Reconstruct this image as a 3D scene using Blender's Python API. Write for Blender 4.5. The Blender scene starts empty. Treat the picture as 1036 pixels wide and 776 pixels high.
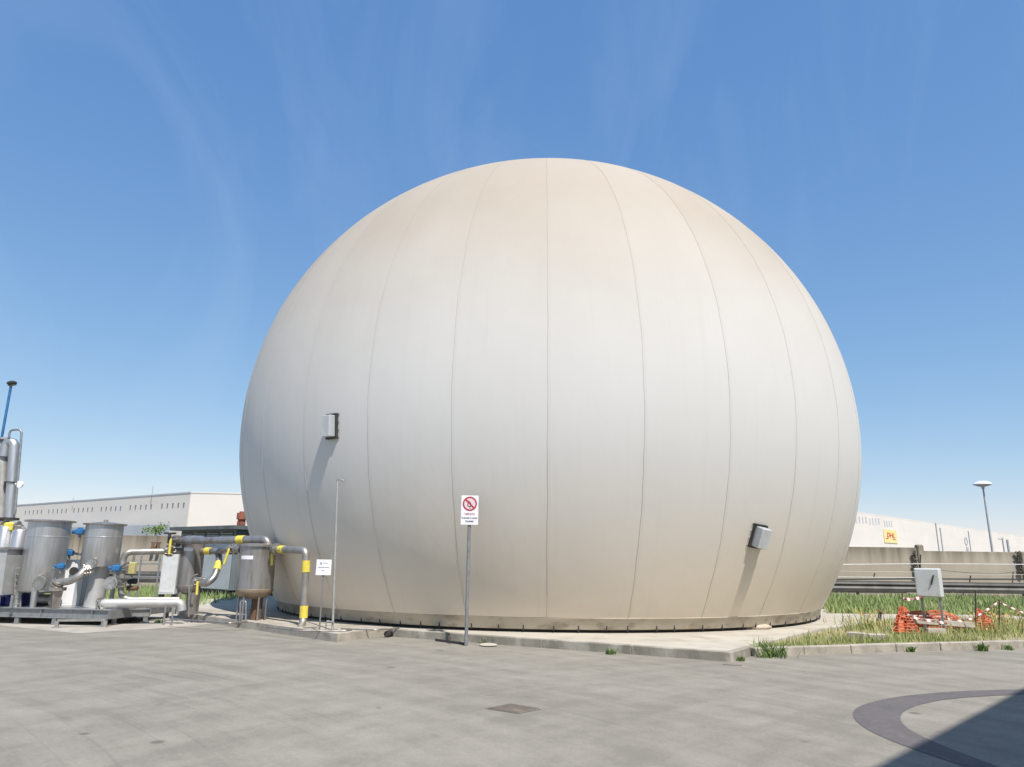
import bpy, math, random
import numpy as np
from mathutils import Vector, Matrix
random.seed(7); rng = np.random.default_rng(7)
sc = bpy.context.scene
COL = sc.collection
R = math.radians
V = Vector

# ------------------------------------------------------------------ camera
F, PITCH, ROLL = 712.616, R(14.084), R(0.787)
CAM = V((0, 0, 1.6))
cd = bpy.data.cameras.new('camera'); cam = bpy.data.objects.new('camera', cd); COL.objects.link(cam)
cd.sensor_width = 36; cd.lens = F / 1036 * 36; cd.clip_end = 5000; cd.clip_start = 0.05
cam.location = CAM
cam.rotation_euler = (Matrix.Rotation(math.pi / 2 + PITCH, 3, 'X') @ Matrix.Rotation(ROLL, 3, 'Z')).to_euler()
sc.camera = cam
MC = Matrix.Rotation(math.pi / 2 + PITCH, 3, 'X') @ Matrix.Rotation(ROLL, 3, 'Z')

def ray(px, py): return MC @ V(((px - 518) / F, -(py - 388) / F, -1))
def G(px, py, z=0.0):                      # point seen at a pixel, on the level z
    d = ray(px, py); return CAM + d * ((z - 1.6) / d.z)
def P(px, py, Y):                          # point seen at a pixel, at depth Y
    d = ray(px, py); return CAM + d * (Y / d.y)

# ------------------------------------------------------------------ materials
def mat(name, c1, c2=None, rough=0.7, metal=0.0, scale=3.0, amt=1.0, bump=0.0, bscale=40.0, stretch=(1, 1, 1),
        c3=None, s3=12.0, lo=0.35, hi=0.65, spec=0.5, dist=0.02):
    m = bpy.data.materials.new(name); m.use_nodes = True
    nt = m.node_tree; N = nt.nodes; L = nt.links
    b = N['Principled BSDF']; b.inputs['Roughness'].default_value = rough; b.inputs['Metallic'].default_value = metal
    b.inputs['Specular IOR Level'].default_value = spec
    tc = N.new('ShaderNodeTexCoord'); mp = N.new('ShaderNodeMapping'); mp.inputs['Scale'].default_value = stretch
    L.new(tc.outputs['Object'], mp.inputs['Vector'])
    c2 = c2 or tuple(x * 0.8 for x in c1)
    nz = N.new('ShaderNodeTexNoise'); nz.inputs['Scale'].default_value = scale; nz.inputs['Detail'].default_value = 6
    L.new(mp.outputs[0], nz.inputs['Vector'])
    mr = N.new('ShaderNodeMapRange'); mr.inputs['From Min'].default_value = lo; mr.inputs['From Max'].default_value = hi
    mr.inputs['To Max'].default_value = amt
    L.new(nz.outputs['Fac'], mr.inputs['Value'])
    mx = N.new('ShaderNodeMix'); mx.data_type = 'RGBA'
    mx.inputs['A'].default_value = (*c1, 1); mx.inputs['B'].default_value = (*c2, 1)
    L.new(mr.outputs[0], mx.inputs['Factor'])
    out = mx.outputs['Result']
    if c3:
        n3 = N.new('ShaderNodeTexNoise'); n3.inputs['Scale'].default_value = s3; n3.inputs['Detail'].default_value = 8
        L.new(mp.outputs[0], n3.inputs['Vector'])
        m3 = N.new('ShaderNodeMapRange'); m3.inputs['From Min'].default_value = 0.52; m3.inputs['From Max'].default_value = 0.72
        L.new(n3.outputs['Fac'], m3.inputs['Value'])
        x3 = N.new('ShaderNodeMix'); x3.data_type = 'RGBA'; x3.inputs['B'].default_value = (*c3, 1)
        L.new(out, x3.inputs['A']); L.new(m3.outputs[0], x3.inputs['Factor']); out = x3.outputs['Result']
    L.new(out, b.inputs['Base Color'])
    if bump:
        nb = N.new('ShaderNodeTexNoise'); nb.inputs['Scale'].default_value = bscale; nb.inputs['Detail'].default_value = 5
        L.new(mp.outputs[0], nb.inputs['Vector'])
        bp = N.new('ShaderNodeBump'); bp.inputs['Strength'].default_value = bump; bp.inputs['Distance'].default_value = dist
        L.new(nb.outputs['Fac'], bp.inputs['Height']); L.new(bp.outputs[0], b.inputs['Normal'])
    return m

M = {}
M['steel'] = mat('stainless_steel', (.60, .60, .60), (.47, .47, .465), rough=.42, metal=.85, scale=2.5, stretch=(6, 6, .6), bump=.15, bscale=6)
M['steel_dull'] = mat('dull_steel', (.40, .39, .38), (.32, .30, .28), rough=.42, metal=.75, scale=2.0, stretch=(4, 4, .8), c3=(.27, .22, .17), s3=2)
M['pipe_steel'] = mat('pipe_steel', (.46, .445, .415), (.34, .325, .295), rough=.52, metal=.8, scale=4)
M['galv'] = mat('galvanised_steel', (.33, .34, .34), (.25, .26, .265), rough=.5, metal=.55, scale=9)
M['galv_light'] = mat('matt_pale_steel', (.50, .50, .49), (.43, .43, .42), rough=.55, metal=.45, scale=5)
M['dark'] = mat('dark_metal', (.03, .03, .032), (.05, .045, .04), rough=.6, scale=8)
M['tan_steel'] = mat('heat_tinted_steel', (.36, .29, .21), (.26, .20, .14), rough=.5, metal=.5, scale=4)
M['rust'] = mat('rusty_steel', (.20, .11, .065), (.12, .08, .055), rough=.8, metal=.2, scale=5, stretch=(3, 3, .7))
M['rustred'] = mat('rust_red_steel', (.30, .10, .06), (.17, .07, .045), rough=.8, scale=4)
M['yellow'] = mat('yellow_paint', (.74, .62, .08), (.64, .52, .08), rough=.5, scale=10)
M['blue'] = mat('blue_paint', (.03, .16, .36), (.02, .10, .25), rough=.45, scale=10)
M['navy'] = mat('navy_plastic', (.02, .025, .13), (.03, .035, .18), rough=.5, scale=6)
M['white'] = mat('white_panel', (.78, .79, .80), (.70, .71, .72), rough=.5, scale=2)
M['signwhite'] = mat('sign_white', (.80, .80, .82), (.74, .74, .77), rough=.4, scale=6)
M['cabinet'] = mat('grey_cabinet', (.42, .44, .45), (.36, .38, .39), rough=.5, scale=2)
M['cabinet_light'] = mat('light_grey_cabinet', (.58, .61, .62), (.50, .53, .54), rough=.55, scale=3, c3=(.5, .5, .45), s3=8)
M['cabinet_blue'] = mat('blue_grey_door', (.44, .48, .50), (.38, .42, .44), rough=.55, scale=2)
M['container'] = mat('container_shaded_grey', (.17, .20, .22), (.13, .155, .17), rough=.6, scale=1.2)  # grey darkened so the colour carries the shade on the container's right side
M['roofdark'] = mat('dark_roof_sheet', (.12, .14, .15), (.08, .10, .11), rough=.6, scale=3)
M['beige'] = mat('cream_panel', (.62, .58, .50), (.55, .51, .44), rough=.7, scale=2)
M['wh_white'] = mat('warehouse_white', (.69, .645, .58), (.64, .60, .545), rough=.75, scale=.12, stretch=(1, 1, 3), c3=(.63, .61, .57), s3=.3)
M['wh_fascia'] = mat('warehouse_fascia', (.45, .47, .50), (.38, .40, .43), rough=.7, scale=.4)
M['window'] = mat('window_dark', (.16, .16, .155), (.20, .20, .19), rough=.3, scale=1)
M['glass'] = mat('dark_glass', (.05, .06, .07), (.07, .08, .09), rough=.15, scale=1)
M['red'] = mat('red_print', (.42, .03, .05), (.36, .03, .05), rough=.5, scale=20)
M['pink'] = mat('pale_pink_print', (.72, .52, .54), (.70, .55, .56), rough=.5, scale=20)
M['ink'] = mat('blue_black_print', (.08, .09, .16), (.10, .11, .18), rough=.5, scale=20)
M['greyink'] = mat('grey_print', (.22, .24, .28), (.28, .30, .33), rough=.5, scale=20)
M['orange_net'] = mat('orange_plastic', (.62, .15, .06), (.48, .11, .05), rough=.6, scale=8)
M['banner'] = mat('yellow_banner', (.74, .60, .20), (.72, .64, .34), rough=.7, scale=.6)
M['bannerred'] = mat('banner_red', (.55, .06, .02), (.5, .08, .03), rough=.7, scale=.6)
M['tyre'] = mat('black_rubber', (.02, .02, .02), rough=.8)
M['seam'] = mat('seam_weld', (.40, .385, .355), (.35, .335, .31), rough=.7, scale=1.2, c3=(.26, .24, .22), s3=.6)
M['tape_white'] = mat('tape_white', (.75, .72, .70), rough=.5)
M['tape_red'] = mat('tape_red', (.50, .17, .13), rough=.5)
M['wood'] = mat('weathered_board', (.50, .46, .40), (.36, .32, .27), rough=.85, scale=6, stretch=(1, 6, 6))
M['curb'] = mat('kerb_concrete', (.42, .385, .325), (.30, .275, .23), rough=.9, scale=3, bump=.4, bscale=30, c3=(.24, .22, .18), s3=5)
M['curb_dark'] = mat('slab_edge_concrete', (.30, .28, .235), (.20, .185, .15), rough=.9, scale=2, bump=.5, bscale=24, stretch=(1, 1, .5), c3=(.40, .375, .32), s3=3)
M['apron'] = mat('apron_concrete', (.47, .44, .375), (.40, .37, .315), rough=.9, scale=.8, bump=.25, bscale=25, c3=(.34, .31, .25), s3=2.2)
M['pad'] = mat('pad_concrete', (.40, .37, .32), (.32, .295, .255), rough=.9, scale=1.2, bump=.25, bscale=25, c3=(.27, .25, .22), s3=3)
M['drain'] = mat('drain_iron', (.19, .165, .15), (.14, .12, .108), rough=.85, metal=.1, scale=9, c3=(.27, .23, .16), s3=4)
M['tarp'] = mat('sandbag_cloth', (.55, .47, .38), (.42, .36, .28), rough=.9, scale=7, bump=.5, bscale=20)
M['bark'] = mat('bark', (.13, .10, .07), rough=.9)
M['pole'] = mat('grey_pole', (.40, .40, .38), (.32, .32, .31), rough=.5, metal=.3, scale=6)
M['hazy'] = mat('mast_grey', (.42, .43, .44), rough=.6)
M['flange'] = mat('flange_steel', (.52, .50, .46), (.30, .28, .24), rough=.4, metal=.8, scale=14)

def leaf_mat(name, a, b_, c=None, scale=1.5):
    m = mat(name, a, b_, rough=.7, scale=scale, c3=c, s3=scale * 2.2, spec=.2)
    return m
M['leaf'] = leaf_mat('leaf_green', (.16, .23, .07), (.10, .16, .05))
M['blade'] = leaf_mat('grass_blade', (.36, .38, .16), (.24, .28, .095), (.56, .47, .27), scale=.9)
M['blade_far'] = leaf_mat('grass_blade_far', (.27, .35, .14), (.20, .28, .10), (.40, .38, .22), scale=.5)
M['flower'] = mat('flower_orange', (.62, .24, .06), (.55, .35, .08), rough=.7, scale=3)
M['soil'] = mat('grass_soil', (.24, .23, .12), (.34, .29, .18), rough=.95, scale=1.2, bump=.5, bscale=12)

# --- wall panels: concrete with dark streaks running down from the top edge
def wall_mat():
    m = mat('wall_concrete', (.40, .355, .285), (.34, .30, .24), rough=.92, scale=.7, bump=.3, bscale=18)
    nt = m.node_tree; N = nt.nodes; L = nt.links; b = N['Principled BSDF']
    src = b.inputs['Base Color'].links[0].from_socket
    g = N.new('ShaderNodeNewGeometry'); s = N.new('ShaderNodeSeparateXYZ'); L.new(g.outputs['Position'], s.inputs[0])
    mp = N.new('ShaderNodeMapping'); mp.inputs['Scale'].default_value = (2.2, 2.2, .10); L.new(g.outputs['Position'], mp.inputs['Vector'])
    n = N.new('ShaderNodeTexNoise'); n.inputs['Scale'].default_value = 1.2; n.inputs['Detail'].default_value = 7; L.new(mp.outputs[0], n.inputs['Vector'])
    zr = N.new('ShaderNodeMapRange'); zr.inputs['From Min'].default_value = .9; zr.inputs['From Max'].default_value = 2.5
    zr.inputs['To Min'].default_value = -.45; zr.inputs['To Max'].default_value = .42; L.new(s.outputs['Z'], zr.inputs['Value'])
    ad = N.new('ShaderNodeMath'); ad.operation = 'ADD'; L.new(n.outputs['Fac'], ad.inputs[0]); L.new(zr.outputs[0], ad.inputs[1])
    r2 = N.new('ShaderNodeMapRange'); r2.inputs['From Min'].default_value = .5; r2.inputs['From Max'].default_value = 1.0; r2.inputs['To Max'].default_value = .85
    L.new(ad.outputs[0], r2.inputs['Value'])
    x = N.new('ShaderNodeMix'); x.data_type = 'RGBA'; x.inputs['B'].default_value = (.13, .11, .075, 1)
    L.new(src, x.inputs['A']); L.new(r2.outputs[0], x.inputs['Factor']); L.new(x.outputs['Result'], b.inputs['Base Color'])
    return m
M['wall'] = wall_mat()

# --- yard: pale worn asphalt with curved tyre streaks, cracks and speckle
def yard_mat():
    m = bpy.data.materials.new('worn_asphalt'); m.use_nodes = True
    nt = m.node_tree; N = nt.nodes; L = nt.links; b = N['Principled BSDF']; b.inputs['Roughness'].default_value = .88
    b.inputs['Specular IOR Level'].default_value = .3
    tc = N.new('ShaderNodeTexCoord'); sp = N.new('ShaderNodeSeparateXYZ'); L.new(tc.outputs['Object'], sp.inputs[0])
    def math_(op, a, b_=None, cl=False):
        n = N.new('ShaderNodeMath'); n.operation = op; n.use_clamp = cl
        for i, q in enumerate((a, b_)):
            if q is None: continue
            if isinstance(q, (int, float)): n.inputs[i].default_value = q
            else: L.new(q, n.inputs[i])
        return n.outputs[0]
    def noise(vec, scale, det=6, rough=.55):
        n = N.new('ShaderNodeTexNoise'); n.inputs['Scale'].default_value = scale; n.inputs['Detail'].default_value = det
        n.inputs['Roughness'].default_value = rough; L.new(vec, n.inputs['Vector']); return n.outputs['Fac']
    def mr(v, a, b_, c=0., d=1.):
        n = N.new('ShaderNodeMapRange'); n.inputs[1].default_value = a; n.inputs[2].default_value = b_
        n.inputs[3].default_value = c; n.inputs[4].default_value = d; L.new(v, n.inputs[0]); return n.outputs[0]
    def polar(cx, cy, kr, ka):
        x = math_('SUBTRACT', sp.outputs[0], cx); y = math_('SUBTRACT', sp.outputs[1], cy)
        r = math_('SQRT', math_('ADD', math_('MULTIPLY', x, x), math_('MULTIPLY', y, y)))
        a = math_('ARCTAN2', x, math_('MULTIPLY', y, -1))
        c = N.new('ShaderNodeCombineXYZ'); L.new(math_('MULTIPLY', r, kr), c.inputs[0]); L.new(math_('MULTIPLY', a, ka), c.inputs[1])
        return c.outputs[0]
    p1 = polar(-14, -3, 1.9, 3.0); p2 = polar(9, 1, 1.5, 2.0)
    s1 = noise(p1, 1.1, 7, .62); s2 = noise(p2, 1.3, 7, .6); big = noise(tc.outputs['Object'], .16, 4); fine = noise(tc.outputs['Object'], 2.2, 8, .7)
    grain = noise(tc.outputs['Object'], 28, 6, .75)
    f = math_('MULTIPLY', mr(s1, .38, .68), .38); f = math_('ADD', f, math_('MULTIPLY', mr(s2, .42, .7), .3))
    f = math_('ADD', f, math_('MULTIPLY', mr(big, .35, .65), .16)); f = math_('ADD', f, math_('MULTIPLY', mr(fine, .35, .7), .42))
    f = math_('ADD', f, math_('MULTIPLY', mr(grain, .35, .65), .34), True)
    cr = N.new('ShaderNodeValToRGB'); e = cr.color_ramp.elements
    e[0].position = .15; e[0].color = (.305, .286, .244, 1); e[1].position = .95; e[1].color = (.198, .184, .156, 1)
    L.new(f, cr.inputs[0])
    # dark narrow tyre scuffs
    t = noise(polar(-14, -3, 3.0, 1.2), 1.0, 3, .5)
    tm = math_('MULTIPLY', mr(math_('ABSOLUTE', math_('SUBTRACT', t, .5)), .022, .0), mr(noise(tc.outputs['Object'], .35, 3), .48, .66))
    x1 = N.new('ShaderNodeMix'); x1.data_type = 'RGBA'; x1.inputs['B'].default_value = (.15, .14, .125, 1)
    L.new(cr.outputs[0], x1.inputs['A']); L.new(math_('MULTIPLY', tm, .6), x1.inputs['Factor'])
    vo = N.new('ShaderNodeTexVoronoi'); vo.inputs['Scale'].default_value = 1.1; L.new(tc.outputs['Object'], vo.inputs['Vector'])
    vsz = math_('MULTIPLY', mr(noise(tc.outputs['Object'], .9, 2), .42, .62), .09)
    spot = math_('MULTIPLY', mr(math_('SUBTRACT', vo.outputs['Distance'], vsz), .012, -.02), .8)
    # small dark stains
    st = noise(tc.outputs['Object'], 1.7, 5, .7)
    x2 = N.new('ShaderNodeMix'); x2.data_type = 'RGBA'; x2.inputs['B'].default_value = (.12, .11, .10, 1)
    L.new(x1.outputs['Result'], x2.inputs['A']); L.new(math_('MAXIMUM', mr(st, .62, .74, 0, .6), spot), x2.inputs['Factor'])
    x3 = N.new('ShaderNodeMix'); x3.data_type = 'RGBA'; x3.inputs['B'].default_value = (.33, .31, .28, 1)
    pl = noise(p2, 2.4, 8, .7); L.new(x2.outputs['Result'], x3.inputs['A']); L.new(mr(pl, .62, .78, 0, .5), x3.inputs['Factor'])
    L.new(x3.outputs['Result'], b.inputs['Base Color'])
    bp = N.new('ShaderNodeBump'); bp.inputs['Strength'].default_value = .35; bp.inputs['Distance'].default_value = .01
    L.new(noise(tc.outputs['Object'], 45, 6, .7), bp.inputs['Height']); L.new(bp.outputs[0], b.inputs['Normal'])
    return m
M['yard'] = yard_mat()
M['patch'] = mat('newer_asphalt', (.118, .108, .109), (.10, .092, .094), rough=.9, scale=2, bump=.4, bscale=50, c3=(.14, .13, .128), s3=9)

# --- dome membrane
DC = V((1.1134, 23.5276, .15)); DR = 9.5657; OB = .96693; DZ = 5.2339 - .15
SEAM0 = -2.3; NSEAM = 30
def dome_mat():
    m = bpy.data.materials.new('dome_membrane'); m.use_nodes = True
    nt = m.node_tree; N = nt.nodes; L = nt.links; b = N['Principled BSDF']
    b.inputs['Roughness'].default_value = .7; b.inputs['Specular IOR Level'].default_value = .12
    tc = N.new('ShaderNodeTexCoord'); sp = N.new('ShaderNodeSeparateXYZ'); L.new(tc.outputs['Object'], sp.inputs[0])
    def math_(op, a, b_=None, cl=False):
        n = N.new('ShaderNodeMath'); n.operation = op; n.use_clamp = cl
        for i, q in enumerate((a, b_)):
            if q is None: continue
            if isinstance(q, (int, float)): n.inputs[i].default_value = q
            else: L.new(q, n.inputs[i])
        return n.outputs[0]
    def mr(v, a, b_, c=0., d=1., sm=False):
        n = N.new('ShaderNodeMapRange'); n.inputs[1].default_value = a; n.inputs[2].default_value = b_
        n.inputs[3].default_value = c; n.inputs[4].default_value = d; L.new(v, n.inputs[0])
        if sm: n.interpolation_type = 'SMOOTHSTEP'
        return n.outputs[0]
    def noise(scale, det, stretch=(1, 1, 1), rough=.55):
        mp = N.new('ShaderNodeMapping'); mp.inputs['Scale'].default_value = stretch; L.new(tc.outputs['Object'], mp.inputs[0])
        n = N.new('ShaderNodeTexNoise'); n.inputs['Scale'].default_value = scale; n.inputs['Detail'].default_value = det
        n.inputs['Roughness'].default_value = rough; L.new(mp.outputs[0], n.inputs['Vector']); return n.outputs['Fac']
    def mix(a, col, fac):
        x = N.new('ShaderNodeMix'); x.data_type = 'RGBA'; x.inputs['B'].default_value = (*col, 1)
        if isinstance(a, tuple): x.inputs['A'].default_value = (*a, 1)
        else: L.new(a, x.inputs['A'])
        L.new(fac, x.inputs['Factor']); return x.outputs['Result']
    n1 = noise(.22, 5); n2 = noise(.9, 7, (1, 1, .25), .6); n3 = noise(.45, 5)
    # every gore has aged a little differently
    az = math_('ARCTAN2', sp.outputs[0], math_('MULTIPLY', sp.outputs[1], -1))
    gore = math_('FLOOR', math_('DIVIDE', math_('SUBTRACT', az, R(SEAM0)), 2 * math.pi / NSEAM))
    wn = N.new('ShaderNodeTexWhiteNoise'); wn.noise_dimensions = '1D'; L.new(math_('ADD', gore, 3.7), wn.inputs['W'])
    zz = math_('ADD', sp.outputs[2], math_('MULTIPLY', math_('SUBTRACT', n1, .5), 2.2))
    top = mr(zz, 4.0, 10.6, 0, 1, True)
    top = math_('MULTIPLY', top, math_('ADD', math_('MULTIPLY', wn.outputs['Value'], .12), .90), True)
    low = mr(math_('ADD', sp.outputs[2], math_('MULTIPLY', math_('SUBTRACT', n1, .5), 1.6)), 3.9, .4, 0, 1, True)
    c = mix((.635, .625, .595), (.39, .342, .278), top)
    c = mix(c, (.78, .69, .565), math_('MULTIPLY', low, .9))  # light bounced off the slab put into the lower colour, with some dirt
    c = mix(c, (.54, .51, .46), mr(n2, .45, .8, 0, .12))
    c = mix(c, (.66, .66, .65), mr(n3, .62, .76, 0, .05))
    # run-down dirt streaks and the welded overlap beside every seam
    cv_ = N.new('ShaderNodeCombineXYZ'); L.new(math_('MULTIPLY', az, 30), cv_.inputs[0]); L.new(math_('MULTIPLY', sp.outputs[2], .16), cv_.inputs[1])
    sn = N.new('ShaderNodeTexNoise'); sn.inputs['Scale'].default_value = 1.3; sn.inputs['Detail'].default_value = 6; sn.inputs['Roughness'].default_value = .65; L.new(cv_.outputs[0], sn.inputs['Vector'])
    c = mix(c, (.42, .385, .33), mr(sn.outputs['Fac'], .54, .82, 0, .15))
    fr = math_('FRACT', math_('DIVIDE', math_('SUBTRACT', az, R(SEAM0)), 2 * math.pi / NSEAM))
    ds = math_('MINIMUM', fr, math_('SUBTRACT', 1.0, fr))
    c = mix(c, (.34, .31, .27), math_('MULTIPLY', mr(fr, .035, .030), .07))
    L.new(c, b.inputs['Base Color'])
    cv2 = N.new('ShaderNodeCombineXYZ'); L.new(math_('MULTIPLY', az, 12), cv2.inputs[0]); L.new(math_('MULTIPLY', sp.outputs[2], 2.6), cv2.inputs[1])
    pk = N.new('ShaderNodeTexNoise'); pk.inputs['Scale'].default_value = 1.0; pk.inputs['Detail'].default_value = 3; L.new(cv2.outputs[0], pk.inputs['Vector'])
    pucker = math_('MULTIPLY', math_('MULTIPLY', mr(ds, .14, 0, 0, 1, True), pk.outputs['Fac']), .10)
    bn = noise(.7, 4, (1, 1, .35)); bn2 = noise(3.0, 4, (1, 1, .5))
    h = math_('ADD', math_('ADD', math_('MULTIPLY', bn, .8), math_('MULTIPLY', bn2, .06)), pucker)
    bp = N.new('ShaderNodeBump'); bp.inputs['Strength'].default_value = .10; bp.inputs['Distance'].default_value = .25
    L.new(h, bp.inputs['Height']); L.new(bp.outputs[0], b.inputs['Normal'])
    return m
M['dome'] = dome_mat()
def seam_mat():
    m = mat('seam_weld', (.46, .45, .43), (.38, .365, .34), rough=.7, scale=1.2, c3=(.28, .26, .24), s3=.6)
    nt = m.node_tree; N = nt.nodes; L = nt.links; b = N['Principled BSDF']; src = b.inputs['Base Color'].links[0].from_socket
    tc = N.new('ShaderNodeTexCoord'); sp = N.new('ShaderNodeSeparateXYZ'); L.new(tc.outputs['Object'], sp.inputs[0])
    q = N.new('ShaderNodeMapRange'); q.inputs[1].default_value = 5.5; q.inputs[2].default_value = 10.5; L.new(sp.outputs['Z'], q.inputs[0])
    x = N.new('ShaderNodeMix'); x.data_type = 'RGBA'; x.inputs['B'].default_value = (.31, .275, .23, 1)
    L.new(src, x.inputs['A']); L.new(q.outputs[0], x.inputs['Factor']); L.new(x.outputs['Result'], b.inputs['Base Color']); return m
M['seam'] = seam_mat()
M['skirt'] = mat('dome_skirt', (.52, .47, .38), (.42, .37, .29), rough=.7, scale=1.5, stretch=(1, 1, 2), c3=(.30, .25, .19), s3=3)

# ------------------------------------------------------------------ mesh builder
class MB:
    def __init__(s): s.v = []; s.f = []; s.sm = []
    def add(s, verts, faces, smooth=False):
        k = len(s.v); s.v += [tuple(q) for q in verts]; s.f += [tuple(i + k for i in f) for f in faces]; s.sm += [smooth] * len(faces); return s
    def box(s, c, size, yaw=0.0, ax=None):
        if ax is None: ax = [V((math.cos(yaw), math.sin(yaw), 0)), V((-math.sin(yaw), math.cos(yaw), 0)), V((0, 0, 1))]
        h = [a * (q / 2) for a, q in zip(ax, size)]; c = V(c)
        vs = [c + h[0] * i + h[1] * j + h[2] * k for k in (-1, 1) for j in (-1, 1) for i in (-1, 1)]
        return s.add(vs, [(0, 2, 3, 1), (4, 5, 7, 6), (0, 1, 5, 4), (2, 6, 7, 3), (0, 4, 6, 2), (1, 3, 7, 5)])
    def bbox(s, c, size, yaw=0.0, ax=None, bev=.01):          # box with chamfered vertical edges and top
        if ax is None: ax = [V((math.cos(yaw), math.sin(yaw), 0)), V((-math.sin(yaw), math.cos(yaw), 0)), V((0, 0, 1))]
        hx, hy, hz = [q / 2 for q in size]; b = bev; c = V(c); vs = []
        ring = [(-hx + b, -hy), (hx - b, -hy), (hx, -hy + b), (hx, hy - b), (hx - b, hy), (-hx + b, hy), (-hx, hy - b), (-hx, -hy + b)]
        def at(x, y, z): return c + ax[0] * x + ax[1] * y + ax[2] * z
        for z, sh in ((-hz, b), (-hz + b, 0), (hz - b, 0), (hz, b)):
            for x, y in ring:
                x2 = x - math.copysign(min(sh, abs(x)), x) if abs(abs(x) - hx) < 1e-9 or sh else x
                y2 = y - math.copysign(min(sh, abs(y)), y) if abs(abs(y) - hy) < 1e-9 or sh else y
                vs.append(at(x2, y2, z))
        fs = [tuple(range(7, -1, -1)), tuple(range(24, 32))]
        for r in range(3):
            for i in range(8): fs.append((r * 8 + i, r * 8 + (i + 1) % 8, r * 8 + 8 + (i + 1) % 8, r * 8 + 8 + i))
        return s.add(vs, fs)
    def prism(s, poly, z0, z1):
        n = len(poly); a = sum(poly[i][0] * poly[(i + 1) % n][1] - poly[(i + 1) % n][0] * poly[i][1] for i in range(n))
        if a < 0: poly = poly[::-1]
        vs = [(p[0], p[1], z0) for p in poly] + [(p[0], p[1], z1) for p in poly]
        fs = [tuple(range(n - 1, -1, -1)), tuple(range(n, 2 * n))] + [(i, (i + 1) % n, n + (i + 1) % n, n + i) for i in range(n)]
        return s.add(vs, fs)
    def sheet(s, poly, z):
        n = len(poly); a = sum(poly[i][0] * poly[(i + 1) % n][1] - poly[(i + 1) % n][0] * poly[i][1] for i in range(n))
        if a < 0: poly = poly[::-1]
        return s.add([(p[0], p[1], z) for p in poly], [tuple(range(n))])
    def tube(s, path, r, seg=14, caps=True, smooth=True):
        path = [V(p) for p in path]; n = len(path)
        rs = r if isinstance(r, (list, tuple)) else [r] * n
        t0 = (path[1] - path[0]).normalized(); up = V((0, 0, 1)) if abs(t0.z) < .9 else V((0, 1, 0))
        nrm = t0.cross(up).normalized(); vs = []; prev = t0
        for i, p in enumerate(path):
            if i == 0: t = t0
            elif i == n - 1: t = (path[-1] - path[-2]).normalized()
            else: t = ((path[i + 1] - p).normalized() + (p - path[i - 1]).normalized()).normalized()
            nrm = (prev.rotation_difference(t) @ nrm); nrm = (nrm - t * nrm.dot(t)).normalized(); prev = t
            bn = t.cross(nrm)
            for k in range(seg):
                a = 2 * math.pi * k / seg; vs.append(p + (nrm * math.cos(a) + bn * math.sin(a)) * rs[i])
        fs = [(i * seg + k, i * seg + (k + 1) % seg, (i + 1) * seg + (k + 1) % seg, (i + 1) * seg + k) for i in range(n - 1) for k in range(seg)]
        s.add(vs, fs, smooth)
        if caps:
            s.add(vs[:seg], [tuple(range(seg - 1, -1, -1))]); s.add(vs[-seg:], [tuple(range(seg))])
        return s
    def lathe(s, c, prof, seg=40, a0=0.0, a1=2 * math.pi, smooth=True):
        c = V(c); full = abs(a1 - a0 - 2 * math.pi) < 1e-6; m = seg if full else seg + 1; vs = []
        for r, z in prof:
            for k in range(m):
                a = a0 + (a1 - a0) * k / seg; vs.append(c + V((r * math.cos(a), r * math.sin(a), z)))
        fs = []
        for i in range(len(prof) - 1):
            for k in range(seg):
                k2 = (k + 1) % m; fs.append((i * m + k, i * m + k2, (i + 1) * m + k2, (i + 1) * m + k))
        return s.add(vs, fs, smooth)
    def cyl(s, a, b, r, seg=16): return s.tube([a, b], r, seg)
    def build(s, name, material, parent=None, origin=None):
        me = bpy.data.meshes.new(name)
        o0 = V((0, 0, 0))
        if parent is not None:
            q = parent
            while q is not None: o0 += q.location; q = q.parent
        elif origin is not None: o0 = V(origin)
        arr = [tuple(V(p) - o0) for p in s.v]
        me.from_pydata(arr, [], s.f); me.polygons.foreach_set('use_smooth', s.sm)
        mats = material if isinstance(material, (list, tuple)) else [material]
        for q in mats: me.materials.append(M[q] if isinstance(q, str) else q)
        me.validate(); me.update()
        if any(s.sm): 
            try: me.set_sharp_from_angle(angle=R(40))
            except Exception: pass
        o = bpy.data.objects.new(name, me); COL.objects.link(o)
        if parent is not None: o.parent = parent
        elif origin is not None: o.location = o0
        return o

def thing(name, label, cat, loc, group=None):
    o = bpy.data.objects.new(name, None); COL.objects.link(o); o.location = V(loc); o.empty_display_size = .2
    o['label'] = label; o['category'] = cat
    if group: o['group'] = group
    return o
def tag(o, label, cat, group=None, kind=None):
    o['label'] = label; o['category'] = cat
    if group: o['group'] = group
    if kind: o['kind'] = kind
    return o
def struct(o, kind='structure'): o['kind'] = kind; return o

def fillet(pts, rad, n=6):
    pts = [V(p) for p in pts]; rs = rad if isinstance(rad, (list, tuple)) else [rad] * len(pts)
    out = [pts[0]]
    for i in range(1, len(pts) - 1):
        a = (pts[i - 1] - pts[i]); b = (pts[i + 1] - pts[i]); d = min(rs[i], a.length * .49, b.length * .49)
        a.normalize(); b.normalize(); p0 = pts[i] + a * d; p1 = pts[i] + b * d
        for k in range(n + 1):
            t = k / n; out.append(p0 * (1 - t) ** 2 + pts[i] * 2 * t * (1 - t) + p1 * t * t)
    return out + [pts[-1]]

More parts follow.
